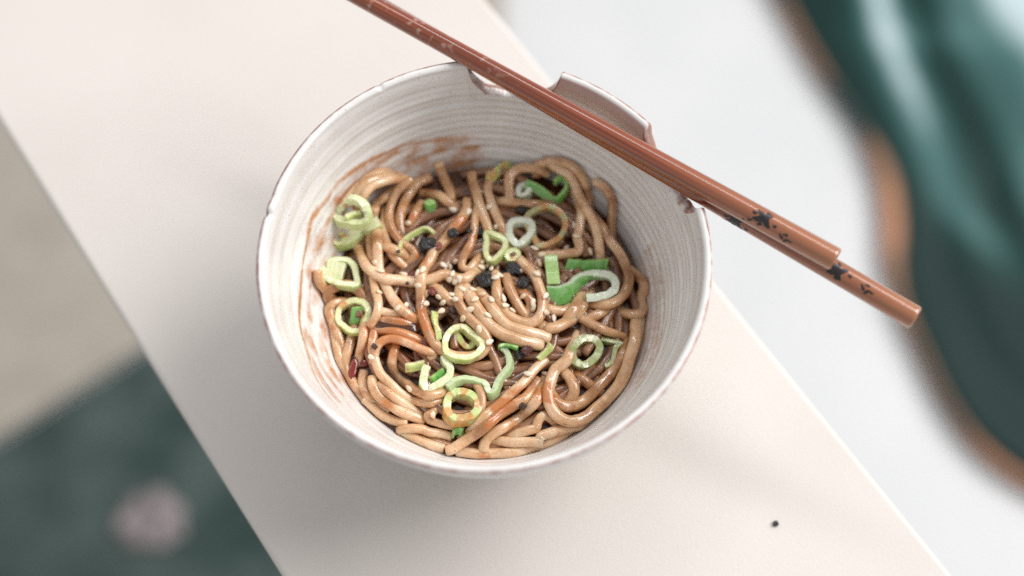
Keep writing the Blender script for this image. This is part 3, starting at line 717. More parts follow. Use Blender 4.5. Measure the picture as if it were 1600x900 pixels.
('soaked under layer noodle closest to the dark red clump',2.0,[[17.8,3.9,38.6],[13.3,4.4,38.8],[8.8,4.0,39.1],[4.7,2.3,39.3],[1.3,-0.6,39.4],[-0.7,-4.6,39.4],[-1.3,-9.1,39.3],[-0.6,-13.5,39.2],[0.9,-17.7,39.0],[2.7,-21.9,38.7],[4.2,-26.1,38.3],[6.0,-30.2,37.9],[8.6,-33.9,37.5],[12.0,-36.7,37.1],[16.2,-38.2,36.7],[20.7,-38.0,36.3],[24.8,-36.3,36.1],[28.4,-33.5,36.0],[31.3,-30.1,35.9],[34.0,-26.5,35.8],[36.9,-23.0,35.8]]),
('soaked under layer noodle third closest to the open front hook',2.0,[[2.4,-7.5,39.4],[-1.7,-5.3,39.5],[-6.0,-3.7,39.5],[-10.5,-3.3,39.4],[-14.9,-4.7,39.2],[-18.3,-7.8,39.0],[-20.2,-11.9,38.8],[-20.8,-16.5,38.6],[-20.6,-21.0,38.3],[-20.4,-25.6,38.0],[-20.2,-30.2,37.7],[-19.2,-34.7,37.4],[-16.8,-38.6,37.1],[-13.1,-41.2,37.0],[-8.6,-42.1,37.0],[-4.1,-41.2,37.2],[0.0,-39.2,37.4],[3.9,-36.7,37.5],[7.8,-34.3,37.6],[11.6,-31.6,37.6]]),
('soaked under layer noodle second closest to the big stained onion ring',2.0,[[49.3,-19.5,34.1],[50.8,-15.1,34.0],[51.9,-10.6,34.0],[52.7,-6.0,34.0],[52.9,-1.3,34.1],[51.8,3.2,34.3],[50.0,7.5,34.5],[47.8,11.6,34.8],[45.1,15.5,35.1],[42.2,19.1,35.3],[39.0,22.5,35.6],[35.7,25.9,35.8],[32.5,29.2,35.9],[29.3,32.6,36.0],[26.2,36.1,36.0],[23.0,39.5,36.0],[19.8,42.9,35.9],[16.4,46.1,35.8],[12.8,49.0,35.6],[8.8,51.6,35.5],[4.4,52.8,35.1],[-0.2,53.0,34.7],[-4.9,52.8,34.2],[-9.5,52.1,33.9]]),
('soaked under layer noodle second closest to the black chip on the oily noodle',2.0,[[14.8,30.1,37.7],[10.9,32.6,37.7],[6.7,34.3,37.8],[2.1,35.1,37.9],[-2.5,34.9,38.0],[-6.9,33.7,38.1],[-11.0,31.6,38.1],[-14.7,29.0,38.2],[-18.0,25.8,38.3],[-21.0,22.2,38.4],[-23.7,18.5,38.4],[-26.3,14.7,38.4],[-29.0,11.0,38.3],[-31.7,7.3,38.2],[-34.5,3.6,38.0],[-36.9,-0.3,37.8],[-38.9,-4.4,37.5],[-40.3,-8.8,37.3],[-40.9,-13.3,37.0],[-40.7,-17.9,36.6],[-39.5,-22.3,36.1],[-37.3,-26.4,35.8],[-34.4,-29.9,35.6],[-30.8,-32.8,35.5]]),
('soaked under layer noodle second closest to the yellow stained chip',2.0,[[-19.2,18.4,38.7],[-23.0,15.8,38.7],[-26.5,12.8,38.6],[-29.5,9.3,38.4],[-31.8,5.4,38.3],[-33.1,1.0,38.3],[-33.2,-3.6,38.2],[-32.1,-8.1,38.3],[-29.9,-12.1,38.3],[-26.9,-15.5,38.4],[-23.2,-18.3,38.5],[-19.2,-20.5,38.6],[-15.0,-22.4,38.7],[-10.8,-24.3,38.8],[-6.7,-26.3,38.7],[-2.5,-28.3,38.6],[1.8,-29.9,38.4],[6.3,-30.9,38.2],[10.9,-31.0,38.0]]),
('soaked under layer noodle closest to the yellow stained chip',2.0,[[-31.5,27.3,37.3],[-35.2,24.6,37.3],[-38.4,21.3,37.2],[-40.7,17.4,37.1],[-42.1,13.0,37.2],[-42.4,8.4,37.3],[-41.6,3.9,37.4],[-40.0,-0.4,37.6],[-37.5,-4.3,37.8],[-34.6,-7.9,38.1],[-31.3,-11.1,38.3],[-28.0,-14.3,38.4],[-24.7,-17.4,38.5],[-21.4,-20.7,38.6],[-18.1,-23.9,38.6],[-14.5,-26.8,38.5],[-10.6,-29.3,38.5],[-6.4,-31.0,38.4],[-1.8,-31.8,38.4],[2.8,-31.6,38.4],[7.2,-30.3,38.3]]),
('soaked under layer noodle closest to the white onion hook',2.0,[[33.9,-19.6,36.7],[36.5,-15.8,36.6],[39.0,-12.0,36.4],[41.4,-8.1,36.2],[43.5,-4.0,35.9],[45.2,0.3,35.7],[46.2,4.7,35.5],[46.7,9.3,35.4],[46.4,13.9,35.3],[45.3,18.3,35.2],[43.4,22.5,35.3],[40.8,26.3,35.4],[37.5,29.5,35.6],[33.8,32.2,35.9],[29.7,34.2,36.2],[25.4,35.7,36.5],[20.9,36.7,36.8],[16.3,37.2,37.1],[11.8,37.5,37.3]]),
('dull brown noodle lying across behind the white folded spring onion',2.0,[[-0.5,41.3,33.0],[1.6,40.9,34.0],[3.3,40.0,35.9],[5.1,39.2,37.7],[7.1,38.5,39.2],[9.5,37.9,39.9],[12.1,37.4,40.1],[14.7,37.2,40.1],[17.2,37.2,39.5],[19.3,37.7,37.9],[21.0,38.2,36.0],[22.6,38.8,34.0],[24.8,38.7,33.0]]),
('dark noodle hugging the shaded bowl wall beside the small loop',2.0,[[54.5,-1.7,33.0],[54.4,-4.4,33.0],[54.1,-7.0,33.0],[53.7,-9.7,33.0],[53.1,-12.3,33.0],[52.4,-14.9,33.0],[51.6,-17.5,33.0],[50.7,-20.0,33.0],[49.7,-22.5,33.0]]),
('outermost noodle following the front of the bowl wall',2.0,[[54.3,-4.8,33.0],[54.0,-7.5,33.0],[53.6,-10.1,33.0],[53.0,-12.8,33.0],[52.3,-15.4,33.0],[51.5,-17.9,33.0],[50.5,-20.5,33.0],[49.5,-22.9,33.0],[48.3,-25.3,33.0],[47.0,-27.7,33.0],[45.5,-30.0,33.0],[44.0,-32.2,33.0],[42.4,-34.3,33.0],[40.6,-36.4,33.0],[38.8,-38.3,33.0],[36.8,-40.2,33.0],[34.8,-42.0,33.0],[32.7,-43.6,33.0],[30.5,-45.2,33.0],[28.2,-46.6,33.0],[25.9,-48.0,33.0],[23.5,-49.2,33.0],[21.1,-50.3,33.0],[18.5,-51.3,33.0],[16.0,-52.1,33.0],[13.4,-52.9,33.0],[10.8,-53.4,33.0],[8.1,-53.9,33.0]]),
('low noodle at the very front under the crossing noodle ends',2.0,[[14.1,-52.7,33.1],[11.5,-53.6,33.5],[9.0,-54.3,33.9],[6.3,-54.5,33.7],[3.7,-54.5,33.2],[1.0,-54.6,33.2],[-1.7,-54.8,33.5],[-4.4,-54.7,33.7],[-7.1,-54.3,33.4],[-9.7,-53.7,33.1]]),
('noodle curving along the front wall below the long loop',2.0,[[35.3,-41.7,33.1],[33.4,-43.6,33.7],[31.6,-45.4,34.7],[29.1,-46.1,35.4],[26.5,-46.7,35.7],[23.8,-47.4,35.8],[21.2,-48.3,35.7],[18.6,-49.2,35.7],[18.8,-50.8,35.8],[19.2,-51.5,35.8],[16.5,-51.1,35.8],[13.8,-51.0,35.8],[11.0,-51.0,35.7],[8.3,-50.9,35.3],[5.7,-50.4,34.5],[3.2,-49.9,33.5],[0.6,-49.6,33.1]]),
('reddish noodle buried between the loop and the crossing noodles',2.0,[[26.2,-45.2,33.7],[24.0,-44.2,34.9],[21.9,-42.9,36.2],[19.5,-42.3,37.2],[17.8,-44.4,37.0],[17.2,-46.5,36.7],[14.6,-47.3,36.9],[12.0,-48.1,36.4],[9.6,-48.7,35.3],[7.4,-49.1,33.7]]),
('brown noodle arching highest against the back wall',2.0,[[18.0,50.9,34.9],[18.2,53.0,36.5],[18.8,54.2,38.4],[20.9,54.1,40.0],[23.2,53.8,41.3],[25.6,53.2,42.4],[28.0,52.3,43.1],[30.4,51.1,43.3],[32.5,49.5,42.8],[34.2,47.8,41.6],[35.4,46.0,40.0],[36.2,44.3,38.1],[36.7,42.4,36.3],[37.0,40.4,34.5],[37.4,38.1,33.3]]),
('thin looking noodle standing alone in the dark gap by the back wall',2.0,[[38.8,44.4,43.3],[41.2,43.1,43.7],[43.1,41.1,43.6],[44.5,39.0,42.6],[45.2,36.9,40.9],[45.4,35.0,38.9],[45.3,33.3,36.7],[45.2,31.4,34.7],[45.2,28.9,33.5],[45.1,26.2,33.1],[45.1,23.4,33.0]]),
('small open noodle loop nearest the shaded bowl wall',2.0,[[51.0,14.3,33.2],[52.7,12.3,33.7],[54.3,10.3,34.8],[55.5,8.1,36.0],[55.7,5.5,35.8],[55.0,3.4,34.2],[54.8,0.8,33.6],[55.2,-1.8,34.4],[54.0,-3.7,35.4],[51.4,-4.2,35.7],[49.1,-3.1,34.7],[47.0,-1.5,33.7],[44.7,-0.1,33.2]]),
('short noodle slanting above the olive green onion rings',2.0,[[31.0,-3.7,34.4],[32.5,-5.2,35.8],[34.2,-6.8,37.1],[35.9,-8.4,38.2],[37.9,-9.9,38.9],[40.2,-11.0,38.6],[42.5,-11.5,37.4],[44.5,-11.6,35.8],[46.5,-11.6,34.1],[48.7,-12.0,33.0]]),
('noodle stub below the white onion hook in the gap',2.0,[[34.4,-7.2,36.2],[36.8,-6.4,37.5],[39.2,-5.2,37.7],[41.4,-3.5,37.0],[43.2,-1.6,35.8],[44.8,0.2,34.5]]),
('sauce covered noodle lying crosswise, topmost of three',2.0,[[-37.2,-5.4,40.9],[-34.5,-5.9,41.0],[-31.8,-6.3,41.0],[-29.1,-6.6,40.8],[-26.6,-6.7,39.8],[-24.2,-6.7,38.4],[-22.0,-6.6,36.9]]),
('sauce covered noodle lying crosswise, middle of three',2.0,[[-42.6,-8.3,35.9],[-40.5,-8.5,37.4],[-38.3,-8.7,38.9],[-36.0,-8.7,40.2],[-33.5,-8.9,41.0],[-31.0,-9.3,41.0],[-28.4,-9.7,40.8],[-26.0,-10.0,39.8],[-23.7,-10.3,38.6],[-21.5,-10.4,37.2]]),
('sauce covered noodle lying crosswise, lowest of three',2.0,[[-43.8,-9.3,35.5],[-41.8,-10.1,37.0],[-39.7,-10.9,38.4],[-37.4,-11.6,39.6],[-35.0,-12.2,40.4],[-32.5,-12.9,40.8],[-29.9,-13.6,41.1],[-27.4,-14.5,41.1],[-25.0,-15.1,40.2],[-22.8,-15.6,38.9],[-20.7,-15.9,37.3]]),
('outermost noodle touching the stained wall at the back',2.0,[[-51.2,33.2,47.4],[-49.6,35.5,47.4],[-47.9,37.7,47.4],[-46.1,39.9,47.4],[-44.2,42.0,47.4],[-42.2,44.0,47.4],[-40.0,45.8,47.1],[-37.9,47.2,46.0],[-35.8,47.8,44.1],[-33.9,48.0,42.1],[-31.9,48.0,40.1],[-29.7,47.8,38.4]]),
('noodle tucked between the two arcs at the stained wall',2.0,[[-48.5,34.2,45.7],[-46.9,35.8,47.5],[-45.5,37.8,48.9],[-43.6,39.9,49.7],[-41.6,41.9,49.4],[-39.2,43.3,48.6],[-37.2,44.7,47.0],[-35.3,45.8,45.2],[-33.5,46.9,43.2],[-31.7,48.1,41.3]]),
('inner arc noodle ending above the green drum piece',2.0,[[-46.9,32.7,44.9],[-45.4,34.0,46.9],[-44.0,35.6,48.6],[-42.5,37.5,49.8],[-40.6,39.5,49.8],[-38.4,41.1,49.4],[-36.3,42.4,48.3],[-34.4,43.6,46.8],[-32.7,44.7,45.0],[-31.0,45.8,43.1],[-29.1,46.7,41.4]]),
('half hidden noodle in the dark gap under the arcs',2.0,[[-43.3,32.2,34.5],[-42.2,34.2,36.0],[-41.1,36.3,37.5],[-39.7,38.3,38.6],[-37.5,39.8,39.4],[-35.5,41.7,39.2],[-33.4,43.3,39.6],[-31.4,44.0,41.4]]),
('straight noodle hanging from the back wall with a blunt end',2.0,[[-17.9,54.6,38.7],[-17.4,53.3,36.5],[-16.5,51.3,35.1],[-15.5,48.9,35.3],[-14.6,46.6,36.2],[-13.8,44.4,37.3],[-13.4,41.9,38.2],[-13.3,39.4,38.8]]),
('noodle lump behind the bright green drum piece',2.0,[[-24.8,45.2,33.0],[-22.4,44.4,33.8],[-20.6,43.3,35.7],[-18.8,42.1,37.6],[-17.0,40.6,39.2],[-15.0,38.7,39.5],[-12.7,37.4,38.2],[-10.7,36.6,36.4]]),
('noodle running straight down along the stained wall',2.0,[[-59.2,8.7,44.5],[-59.1,6.3,43.3],[-58.3,5.2,41.0],[-57.2,4.5,38.5],[-56.0,3.8,36.1],[-55.0,2.5,34.0],[-54.6,0.0,33.1],[-54.5,-2.7,33.0],[-54.3,-5.5,33.0],[-53.9,-8.2,33.0],[-53.4,-10.9,33.0],[-52.8,-13.6,33.0]]),
('arched noodle under the teardrop shaped onion ring',2.0,[[-54.3,-4.8,33.0],[-54.6,-2.1,33.2],[-55.2,0.4,34.2],[-56.2,2.0,36.2],[-56.3,3.5,38.1],[-54.2,5.1,38.3],[-51.9,6.3,37.5],[-49.2,6.5,37.2],[-46.7,5.4,37.3],[-44.8,3.5,37.3],[-43.6,1.1,36.8],[-42.4,-1.2,36.0]]),
('noodle sliver behind the thin onion ring',2.0,[[-54.5,-3.7,33.2],[-54.3,-6.4,33.7],[-53.3,-8.8,34.2],[-52.3,-11.2,34.5],[-51.5,-13.8,34.0],[-50.9,-16.3,33.3],[-50.1,-18.8,33.0]]),
('brown noodle behind the two curving noodles by the green drum',2.0,[[-37.4,37.5,36.1],[-37.3,34.7,36.7],[-37.3,31.9,37.2],[-37.3,29.2,38.0],[-37.1,26.6,38.9],[-36.5,23.9,39.5],[-35.7,21.2,40.0],[-34.7,18.6,40.2],[-33.2,16.2,40.4],[-31.2,14.4,39.8],[-29.2,12.7,38.7],[-27.3,11.3,37.2]]),
('brown noodle below the pale onion curl, deep in the gap',2.0,[[-40.4,34.6,41.8],[-40.9,33.0,39.5],[-41.2,30.6,38.3],[-41.5,27.7,38.0],[-41.7,24.9,37.8],[-41.7,22.2,38.2],[-41.4,19.5,38.9],[-40.7,16.7,38.8],[-39.6,14.4,37.6],[-38.6,12.4,35.9]]),
('short brown noodle crossing the gap below the curving noodles',2.0,[[-41.6,23.6,37.1],[-39.6,22.1,38.7],[-37.6,20.6,40.3],[-35.5,19.1,41.7],[-33.0,17.8,42.4],[-30.5,17.2,41.0],[-28.3,16.6,39.0],[-26.1,16.1,37.1]]),
('pale noodle leaning beside the green drum piece',2.0,[[-23.8,39.3,37.1],[-24.8,37.1,37.8],[-25.7,34.7,38.6],[-26.7,32.3,38.9],[-27.7,30.2,37.8],[-28.8,28.7,35.9],[-29.7,27.5,33.8]]),
('inner of two noodles curving down beside the green drum',2.0,[[-21.1,50.9,34.3],[-23.5,49.8,34.5],[-25.6,48.3,35.0],[-27.2,46.3,35.6],[-28.5,44.0,36.0],[-29.5,41.7,36.4],[-30.2,39.2,37.0],[-30.8,36.7,37.6],[-31.4,34.2,38.0],[-31.7,31.6,38.2],[-31.4,29.0,37.9],[-30.5,26.6,37.3],[-29.6,24.2,36.6]]),
('long noodle slanting down from the pale onion curl',2.0,[[-40.3,31.2,37.5],[-40.0,28.8,38.6],[-39.7,26.4,39.6],[-39.3,24.0,40.7],[-39.0,21.5,41.7],[-38.7,18.9,42.1],[-38.6,16.4,41.4],[-38.4,13.8,40.7],[-38.2,11.2,40.3],[-37.6,8.6,40.2],[-36.4,6.2,40.4],[-35.2,3.9,40.7],[-34.0,1.6,41.1],[-32.8,-0.7,41.5],[-31.4,-2.9,42.1],[-29.9,-5.0,42.7],[-28.0,-6.7,42.6],[-25.9,-7.7,41.3],[-24.1,-8.4,39.4],[-22.4,-9.0,37.6]]),
('outer of two noodles curving down beside the green drum',2.0,[[-27.7,45.3,44.0],[-29.7,43.6,43.8],[-31.6,42.1,42.9],[-33.1,40.6,41.4],[-34.3,38.8,39.9],[-35.1,36.4,39.2],[-35.4,33.8,39.3],[-35.3,31.2,39.6],[-34.7,28.7,39.9],[-33.9,26.2,40.1],[-32.5,24.0,40.2],[-30.8,22.0,40.4],[-28.8,20.3,40.6],[-26.7,18.7,40.7],[-25.6,16.8,40.1],[-27.0,15.0,39.0],[-28.2,13.2,37.4]]),
('straight noodle leaning back, left of the sesame dotted pair',2.0,[[-6.0,50.8,37.7],[-5.5,48.0,38.3],[-4.9,45.3,38.9],[-4.3,42.6,39.3],[-3.7,39.9,39.7],[-2.9,37.2,40.2],[-2.1,34.5,40.5],[-1.3,31.8,40.6],[-0.4,29.1,40.4],[0.3,26.5,39.5],[1.0,24.0,38.4],[1.7,21.7,37.0]]),
('straight noodle leaning back beneath the yellowish leaf strip',2.0,[[1.1,54.1,33.9],[0.9,51.7,35.1],[0.7,49.2,36.4],[0.4,46.8,37.5],[0.2,44.3,38.6],[0.3,41.7,39.4],[0.9,39.1,39.9],[1.7,36.5,40.3],[2.6,33.9,40.4],[3.6,31.4,40.2],[4.7,28.9,39.9],[5.6,26.5,38.9],[6.4,24.2,37.7],[7.1,22.1,36.2]]),
('noodle arc around the crumpled pale onion behind the green band',2.0,[[8.0,40.3,37.1],[7.9,43.1,37.5],[7.6,45.9,37.8],[7.9,48.7,38.0],[9.3,51.1,37.9],[11.6,52.7,37.8],[14.4,53.1,37.9],[17.2,52.7,37.9],[19.9,52.0,37.3],[22.5,51.1,36.5]]),
('noodle with an oily red spot between two sesame seeds',2.0,[[29.8,47.7,36.3],[31.0,45.2,35.9],[32.1,42.7,36.1],[33.0,40.2,36.5],[33.7,37.6,37.2],[34.1,35.0,37.8],[34.0,32.3,38.3],[33.6,29.6,38.6],[33.1,26.9,38.7],[32.3,24.2,38.7],[32.9,21.6,38.6],[32.6,19.1,38.6],[30.0,18.2,38.7],[27.3,17.8,38.8],[24.6,17.5,38.7],[21.9,17.5,38.2],[19.4,17.7,37.3],[16.8,17.7,36.3]]),
('upright noodle with glossy drips left of the sauce pool',2.0,[[-42.0,14.9,36.4],[-41.4,12.3,37.5],[-40.8,9.7,38.5],[-40.3,7.1,39.4],[-39.7,4.5,40.1],[-38.9,1.8,40.6],[-38.1,-0.8,41.4],[-37.8,-3.5,42.3],[-38.0,-6.2,42.3],[-39.0,-8.6,41.2],[-40.4,-10.5,39.8]]),
('long noodle bending round outside the white onion hook',2.0,[[36.5,39.3,33.0],[37.5,37.0,34.0],[38.5,34.7,35.1],[39.5,32.5,36.3],[40.6,30.2,37.3],[41.7,27.8,38.0],[43.0,25.5,38.2],[44.4,23.1,38.2],[45.8,20.8,38.1],[47.2,18.5,37.9],[48.4,16.1,37.6],[49.4,13.6,37.4],[50.4,11.0,37.4],[50.6,8.3,37.4],[50.0,5.7,37.5],[48.9,3.2,37.7],[47.4,1.1,38.2],[45.4,-0.7,38.7],[43.0,-1.9,39.1],[40.5,-2.0,38.5],[38.3,-1.0,37.2],[36.3,0.0,35.7],[34.3,1.0,34.1]]),
('longest noodle falling from the back wall to the green onion band',2.0,[[23.5,53.0,40.5],[25.1,51.2,41.7],[27.2,49.6,42.1],[29.5,48.1,42.1],[30.9,46.2,40.9],[32.0,43.9,39.8],[32.9,41.4,39.6],[33.9,38.9,39.8],[35.2,36.5,40.0],[36.4,34.0,39.8],[37.6,31.6,39.5],[38.6,29.1,39.2],[39.3,26.5,38.9],[39.9,23.9,38.6],[40.2,21.2,38.3],[40.5,18.7,37.1],[40.4,16.5,35.5],[40.5,14.5,33.8]]),
('sauce darkened noodle sweeping down from the crosswise noodles',2.0,[[-39.1,-10.1,38.5],[-39.1,-12.7,39.1],[-39.3,-15.4,39.3],[-39.4,-18.1,39.5],[-38.9,-20.8,39.3],[-38.2,-23.4,39.0],[-37.1,-25.9,38.8],[-35.7,-28.2,38.7],[-33.8,-30.2,38.5],[-31.9,-32.1,38.3],[-29.9,-33.8,37.6],[-27.9,-35.0,36.2],[-25.8,-36.1,34.7],[-23.6,-37.0,33.5],[-21.2,-38.3,33.6],[-18.9,-39.7,33.7]]),
('darker noodle under the loop beneath the onion rings',2.0,[[-26.3,-35.9,34.0],[-23.9,-36.6,35.6],[-21.5,-37.5,37.3],[-19.0,-38.2,38.9],[-17.6,-37.7,38.6],[-15.2,-36.7,37.1],[-13.0,-35.7,35.3]]),
('noodle bend under the orange stained onion ring',2.0,[[-4.3,-28.0,37.3],[-3.5,-30.3,38.4],[-2.7,-32.7,39.3],[-1.7,-35.1,39.9],[-1.2,-37.7,40.1],[-1.4,-40.4,40.0],[-2.9,-42.5,39.5],[-4.9,-43.9,38.4],[-6.9,-44.5,36.8],[-8.9,-44.8,35.1],[-11.5,-45.0,34.6],[-14.1,-44.6,34.9],[-16.7,-43.9,35.2],[-19.3,-43.2,35.6],[-19.9,-41.9,36.6],[-17.8,-40.4,37.0],[-16.0,-38.5,36.3]]),
('noodle loop swinging below the thin chip and hook onions',2.0,[[-31.3,-15.1,38.0],[-31.6,-17.7,38.5],[-32.1,-20.3,38.4],[-32.7,-22.6,37.1],[-32.5,-24.1,34.9],[-31.4,-25.7,33.1],[-29.7,-27.8,33.1],[-28.0,-29.6,34.2],[-26.3,-31.2,35.6],[-24.6,-32.7,37.0],[-22.7,-34.1,38.4],[-20.8,-35.4,39.7],[-19.2,-36.6,40.9],[-16.7,-35.9,40.3],[-14.8,-34.6,38.9],[-13.1,-33.2,37.4],[-11.3,-31.8,36.0]]),
('arched noodle crossing over the start of the front loop',2.0,[[-39.3,-23.1,37.8],[-38.4,-21.1,39.5],[-37.7,-18.7,40.7],[-36.0,-16.7,41.1],[-33.4,-15.8,41.1],[-30.7,-16.2,41.5],[-28.1,-17.0,41.8],[-25.5,-18.1,41.6],[-23.1,-19.4,41.5],[-20.5,-20.3,41.1],[-17.9,-21.0,40.4],[-19.6,-22.3,39.5]]),
('noodle dropping from the thin onion ring into the red oil',2.0,[[-42.5,-5.7,36.2],[-42.5,-8.2,37.7],[-42.6,-10.9,38.9],[-42.8,-13.9,39.2],[-43.4,-16.3,37.8],[-44.1,-18.0,35.4],[-44.6,-20.0,33.3],[-44.3,-22.8,33.0]]),
('pale noodle beside the red oil bending along the wall',2.0,[[-46.7,-7.6,33.1],[-47.3,-10.3,33.4],[-47.8,-13.0,34.0],[-48.3,-15.7,34.4],[-48.8,-18.4,34.4],[-49.2,-21.1,33.7],[-49.1,-23.8,33.1],[-47.8,-26.3,33.0],[-46.4,-28.7,33.0],[-44.9,-31.0,33.0],[-43.2,-33.3,33.0],[-41.4,-35.4,33.0]]),
('broad curved noodle under the thin onion ring by the wall',2.0,[[-49.7,1.0,34.5],[-52.2,1.1,35.1],[-54.4,-0.1,35.7],[-55.8,-2.3,35.6],[-55.2,-4.7,34.8],[-54.4,-7.0,33.7],[-53.8,-9.5,33.2],[-53.3,-12.1,33.3],[-52.8,-14.7,33.6],[-52.2,-17.2,33.8],[-51.3,-19.7,33.7],[-50.1,-22.0,33.4],[-48.8,-24.2,33.1]]),
('short glossy noodle bend just below the red oil',2.0,[[-42.7,-24.9,33.0],[-43.1,-27.7,33.2],[-42.7,-30.4,34.2],[-41.7,-32.9,35.0],[-40.0,-35.1,34.5],[-38.1,-36.2,33.0],[-35.6,-37.6,33.0],[-33.2,-39.2,33.0]]),
('noodle lying outside the pair in front of the red oil',2.0,[[-37.0,-30.9,36.6],[-35.1,-32.7,37.6],[-33.0,-34.6,38.2],[-30.8,-36.3,38.0],[-28.5,-37.7,36.9],[-26.4,-38.8,35.5],[-24.1,-40.2,34.6],[-21.8,-41.7,33.8]]),
('noodle with orange stain lying next to the rounded noodle end',2.1,[[-39.2,-28.3,36.9],[-39.1,-31.1,37.4],[-37.9,-33.6,37.3],[-36.1,-35.8,36.9],[-33.9,-37.5,36.7],[-31.5,-39.1,36.5],[-29.1,-40.5,36.4],[-26.5,-41.6,36.0],[-23.9,-42.5,35.4],[-21.4,-43.3,34.3]]),
('straight noodle with a rounded end touching the front wall',2.2,[[-42.0,-35.3,34.0],[-39.9,-37.3,33.4],[-37.6,-39.2,33.1],[-35.2,-41.0,33.0],[-32.5,-42.3,33.3],[-29.8,-43.4,33.9],[-26.9,-44.1,34.4]]),
('hairpin folded noodle lying at the front wall',2.0,[[-11.6,-48.6,33.0],[-14.2,-47.8,33.1],[-16.9,-47.3,33.6],[-19.5,-47.2,34.4],[-21.7,-46.6,35.1],[-24.4,-46.4,35.2],[-27.1,-46.3,34.7],[-29.5,-46.3,33.7],[-28.1,-46.8,33.0],[-25.7,-48.1,33.0],[-23.2,-49.3,33.0],[-20.7,-50.4,33.0],[-18.2,-51.4,33.0],[-17.0,-51.8,33.0],[-14.4,-52.6,33.0]]),
('upper of the three slanting noodles at the front',2.0,[[-8.8,-49.5,33.0],[-6.8,-47.6,33.1],[-5.4,-47.1,35.4],[-3.9,-46.4,37.6],[-2.1,-45.3,39.3],[-0.1,-43.5,39.8],[1.7,-41.6,39.4],[3.8,-39.7,39.5],[5.9,-38.0,39.8],[7.9,-36.2,40.2],[9.9,-34.3,40.4],[11.8,-32.4,40.3],[13.6,-30.3,39.8],[15.2,-28.2,39.3],[16.9,-26.1,38.8],[18.7,-24.0,38.4],[20.5,-22.0,37.7]]),
('lowest of the three slanting noodles at the front',2.0,[[-0.8,-54.1,34.1],[-0.6,-51.6,35.0],[1.1,-49.7,35.8],[3.2,-48.1,36.4],[5.5,-46.6,36.5],[7.6,-45.0,35.8],[9.4,-43.5,34.6],[11.5,-41.9,34.1],[13.3,-40.8,35.7],[14.8,-40.0,37.8],[16.6,-38.5,39.0],[18.3,-36.3,38.8],[19.1,-34.0,37.7],[19.6,-31.7,36.5],[20.1,-29.3,35.1],[20.6,-27.1,33.8]]),
('slanting noodle whose blunt cut end rests on the front rim side',2.15,[[-13.1,-53.9,35.1],[-10.7,-53.4,35.5],[-8.4,-52.0,35.9],[-6.3,-50.7,36.6],[-4.2,-49.5,37.8],[-2.2,-48.4,39.1],[-0.1,-47.0,39.9],[1.9,-45.2,39.9],[3.9,-43.4,39.5],[5.9,-41.8,39.2],[8.2,-40.3,39.2],[10.4,-38.8,39.3],[12.5,-37.3,39.3],[14.4,-35.4,38.7],[15.7,-33.3,37.9],[16.8,-31.1,37.0],[18.1,-28.8,36.2]]),
('small arc of noodle inside the big front loop',2.0,[[24.9,-22.3,34.6],[26.1,-24.4,35.7],[27.3,-26.5,36.9],[28.5,-28.6,37.9],[29.7,-30.9,38.6],[30.5,-33.4,38.5],[29.7,-35.6,37.4],[27.9,-36.9,35.9],[26.2,-38.1,34.2]]),
('noodle stub in the dark behind the front loop',2.0,[[30.9,-25.9,34.5],[32.4,-27.7,35.6],[34.2,-29.5,36.0],[36.2,-30.5,34.8],[38.0,-31.1,33.0],[40.2,-32.6,33.0]]),
('inner strand of the big front loop',2.1,[[20.9,-32.1,35.4],[22.1,-34.1,36.6],[23.4,-36.2,37.6],[24.9,-38.3,38.2],[27.3,-39.2,37.8],[29.6,-38.8,36.7],[31.7,-37.6,35.6],[33.8,-36.1,35.0],[35.8,-34.4,35.3],[37.6,-32.6,35.8],[39.3,-30.5,35.7],[41.0,-28.6,35.2],[42.7,-26.6,34.7],[44.4,-24.6,34.6],[46.0,-22.6,35.1],[47.3,-20.3,35.3],[48.3,-17.9,34.9],[49.2,-15.6,34.0],[50.2,-13.3,33.0]]),
('big noodle loop turning at the front beside the slanting noodles',2.2,[[32.6,-11.3,34.3],[31.8,-13.4,35.6],[30.9,-15.6,36.8],[30.0,-17.8,37.9],[29.1,-20.1,38.8],[28.0,-22.5,39.1],[26.1,-24.3,38.9],[24.1,-25.9,38.6],[22.9,-28.2,38.6],[22.1,-30.7,38.9],[21.6,-33.3,39.4],[21.5,-35.9,39.7],[21.7,-38.5,39.5],[22.7,-40.9,39.1],[24.3,-42.9,38.6],[26.6,-44.2,38.3],[29.1,-44.7,38.0],[31.6,-44.1,37.6],[33.8,-42.8,36.9],[35.9,-41.2,36.4],[37.8,-39.4,36.1],[39.7,-37.6,36.0],[41.6,-35.7,35.9],[43.4,-33.8,35.9],[45.1,-31.8,35.9],[46.5,-29.6,35.9],[47.7,-27.2,36.0],[48.7,-24.8,36.1],[49.6,-22.3,36.5],[50.3,-19.8,36.9],[51.0,-17.3,37.1],[51.7,-14.7,37.1],[52.1,-12.2,36.5],[52.3,-9.7,35.8],[52.6,-7.2,34.9],[52.9,-4.8,33.9]]),
('noodle stub filling the inside of the centre bend',2.0,[[8.6,7.0,37.4],[10.3,4.9,38.8],[12.0,2.8,40.0],[13.8,0.6,40.8],[15.4,-1.8,40.2],[15.0,-4.3,38.8],[14.5,-6.7,37.0]]),
('straight noodle down the middle of the centre bend',2.3,[[6.6,8.8,39.4],[7.4,6.2,40.3],[8.2,3.6,40.8],[9.2,0.9,41.0],[10.3,-1.6,40.9],[11.7,-3.9,40.1],[13.3,-5.9,38.9],[14.8,-7.6,37.2]]),
('noodle stump under the green onion band',2.3,[[21.2,-2.7,38.5],[23.9,-4.1,38.7],[26.8,-4.0,38.0],[29.5,-2.6,37.5],[32.1,-1.1,36.9]]),
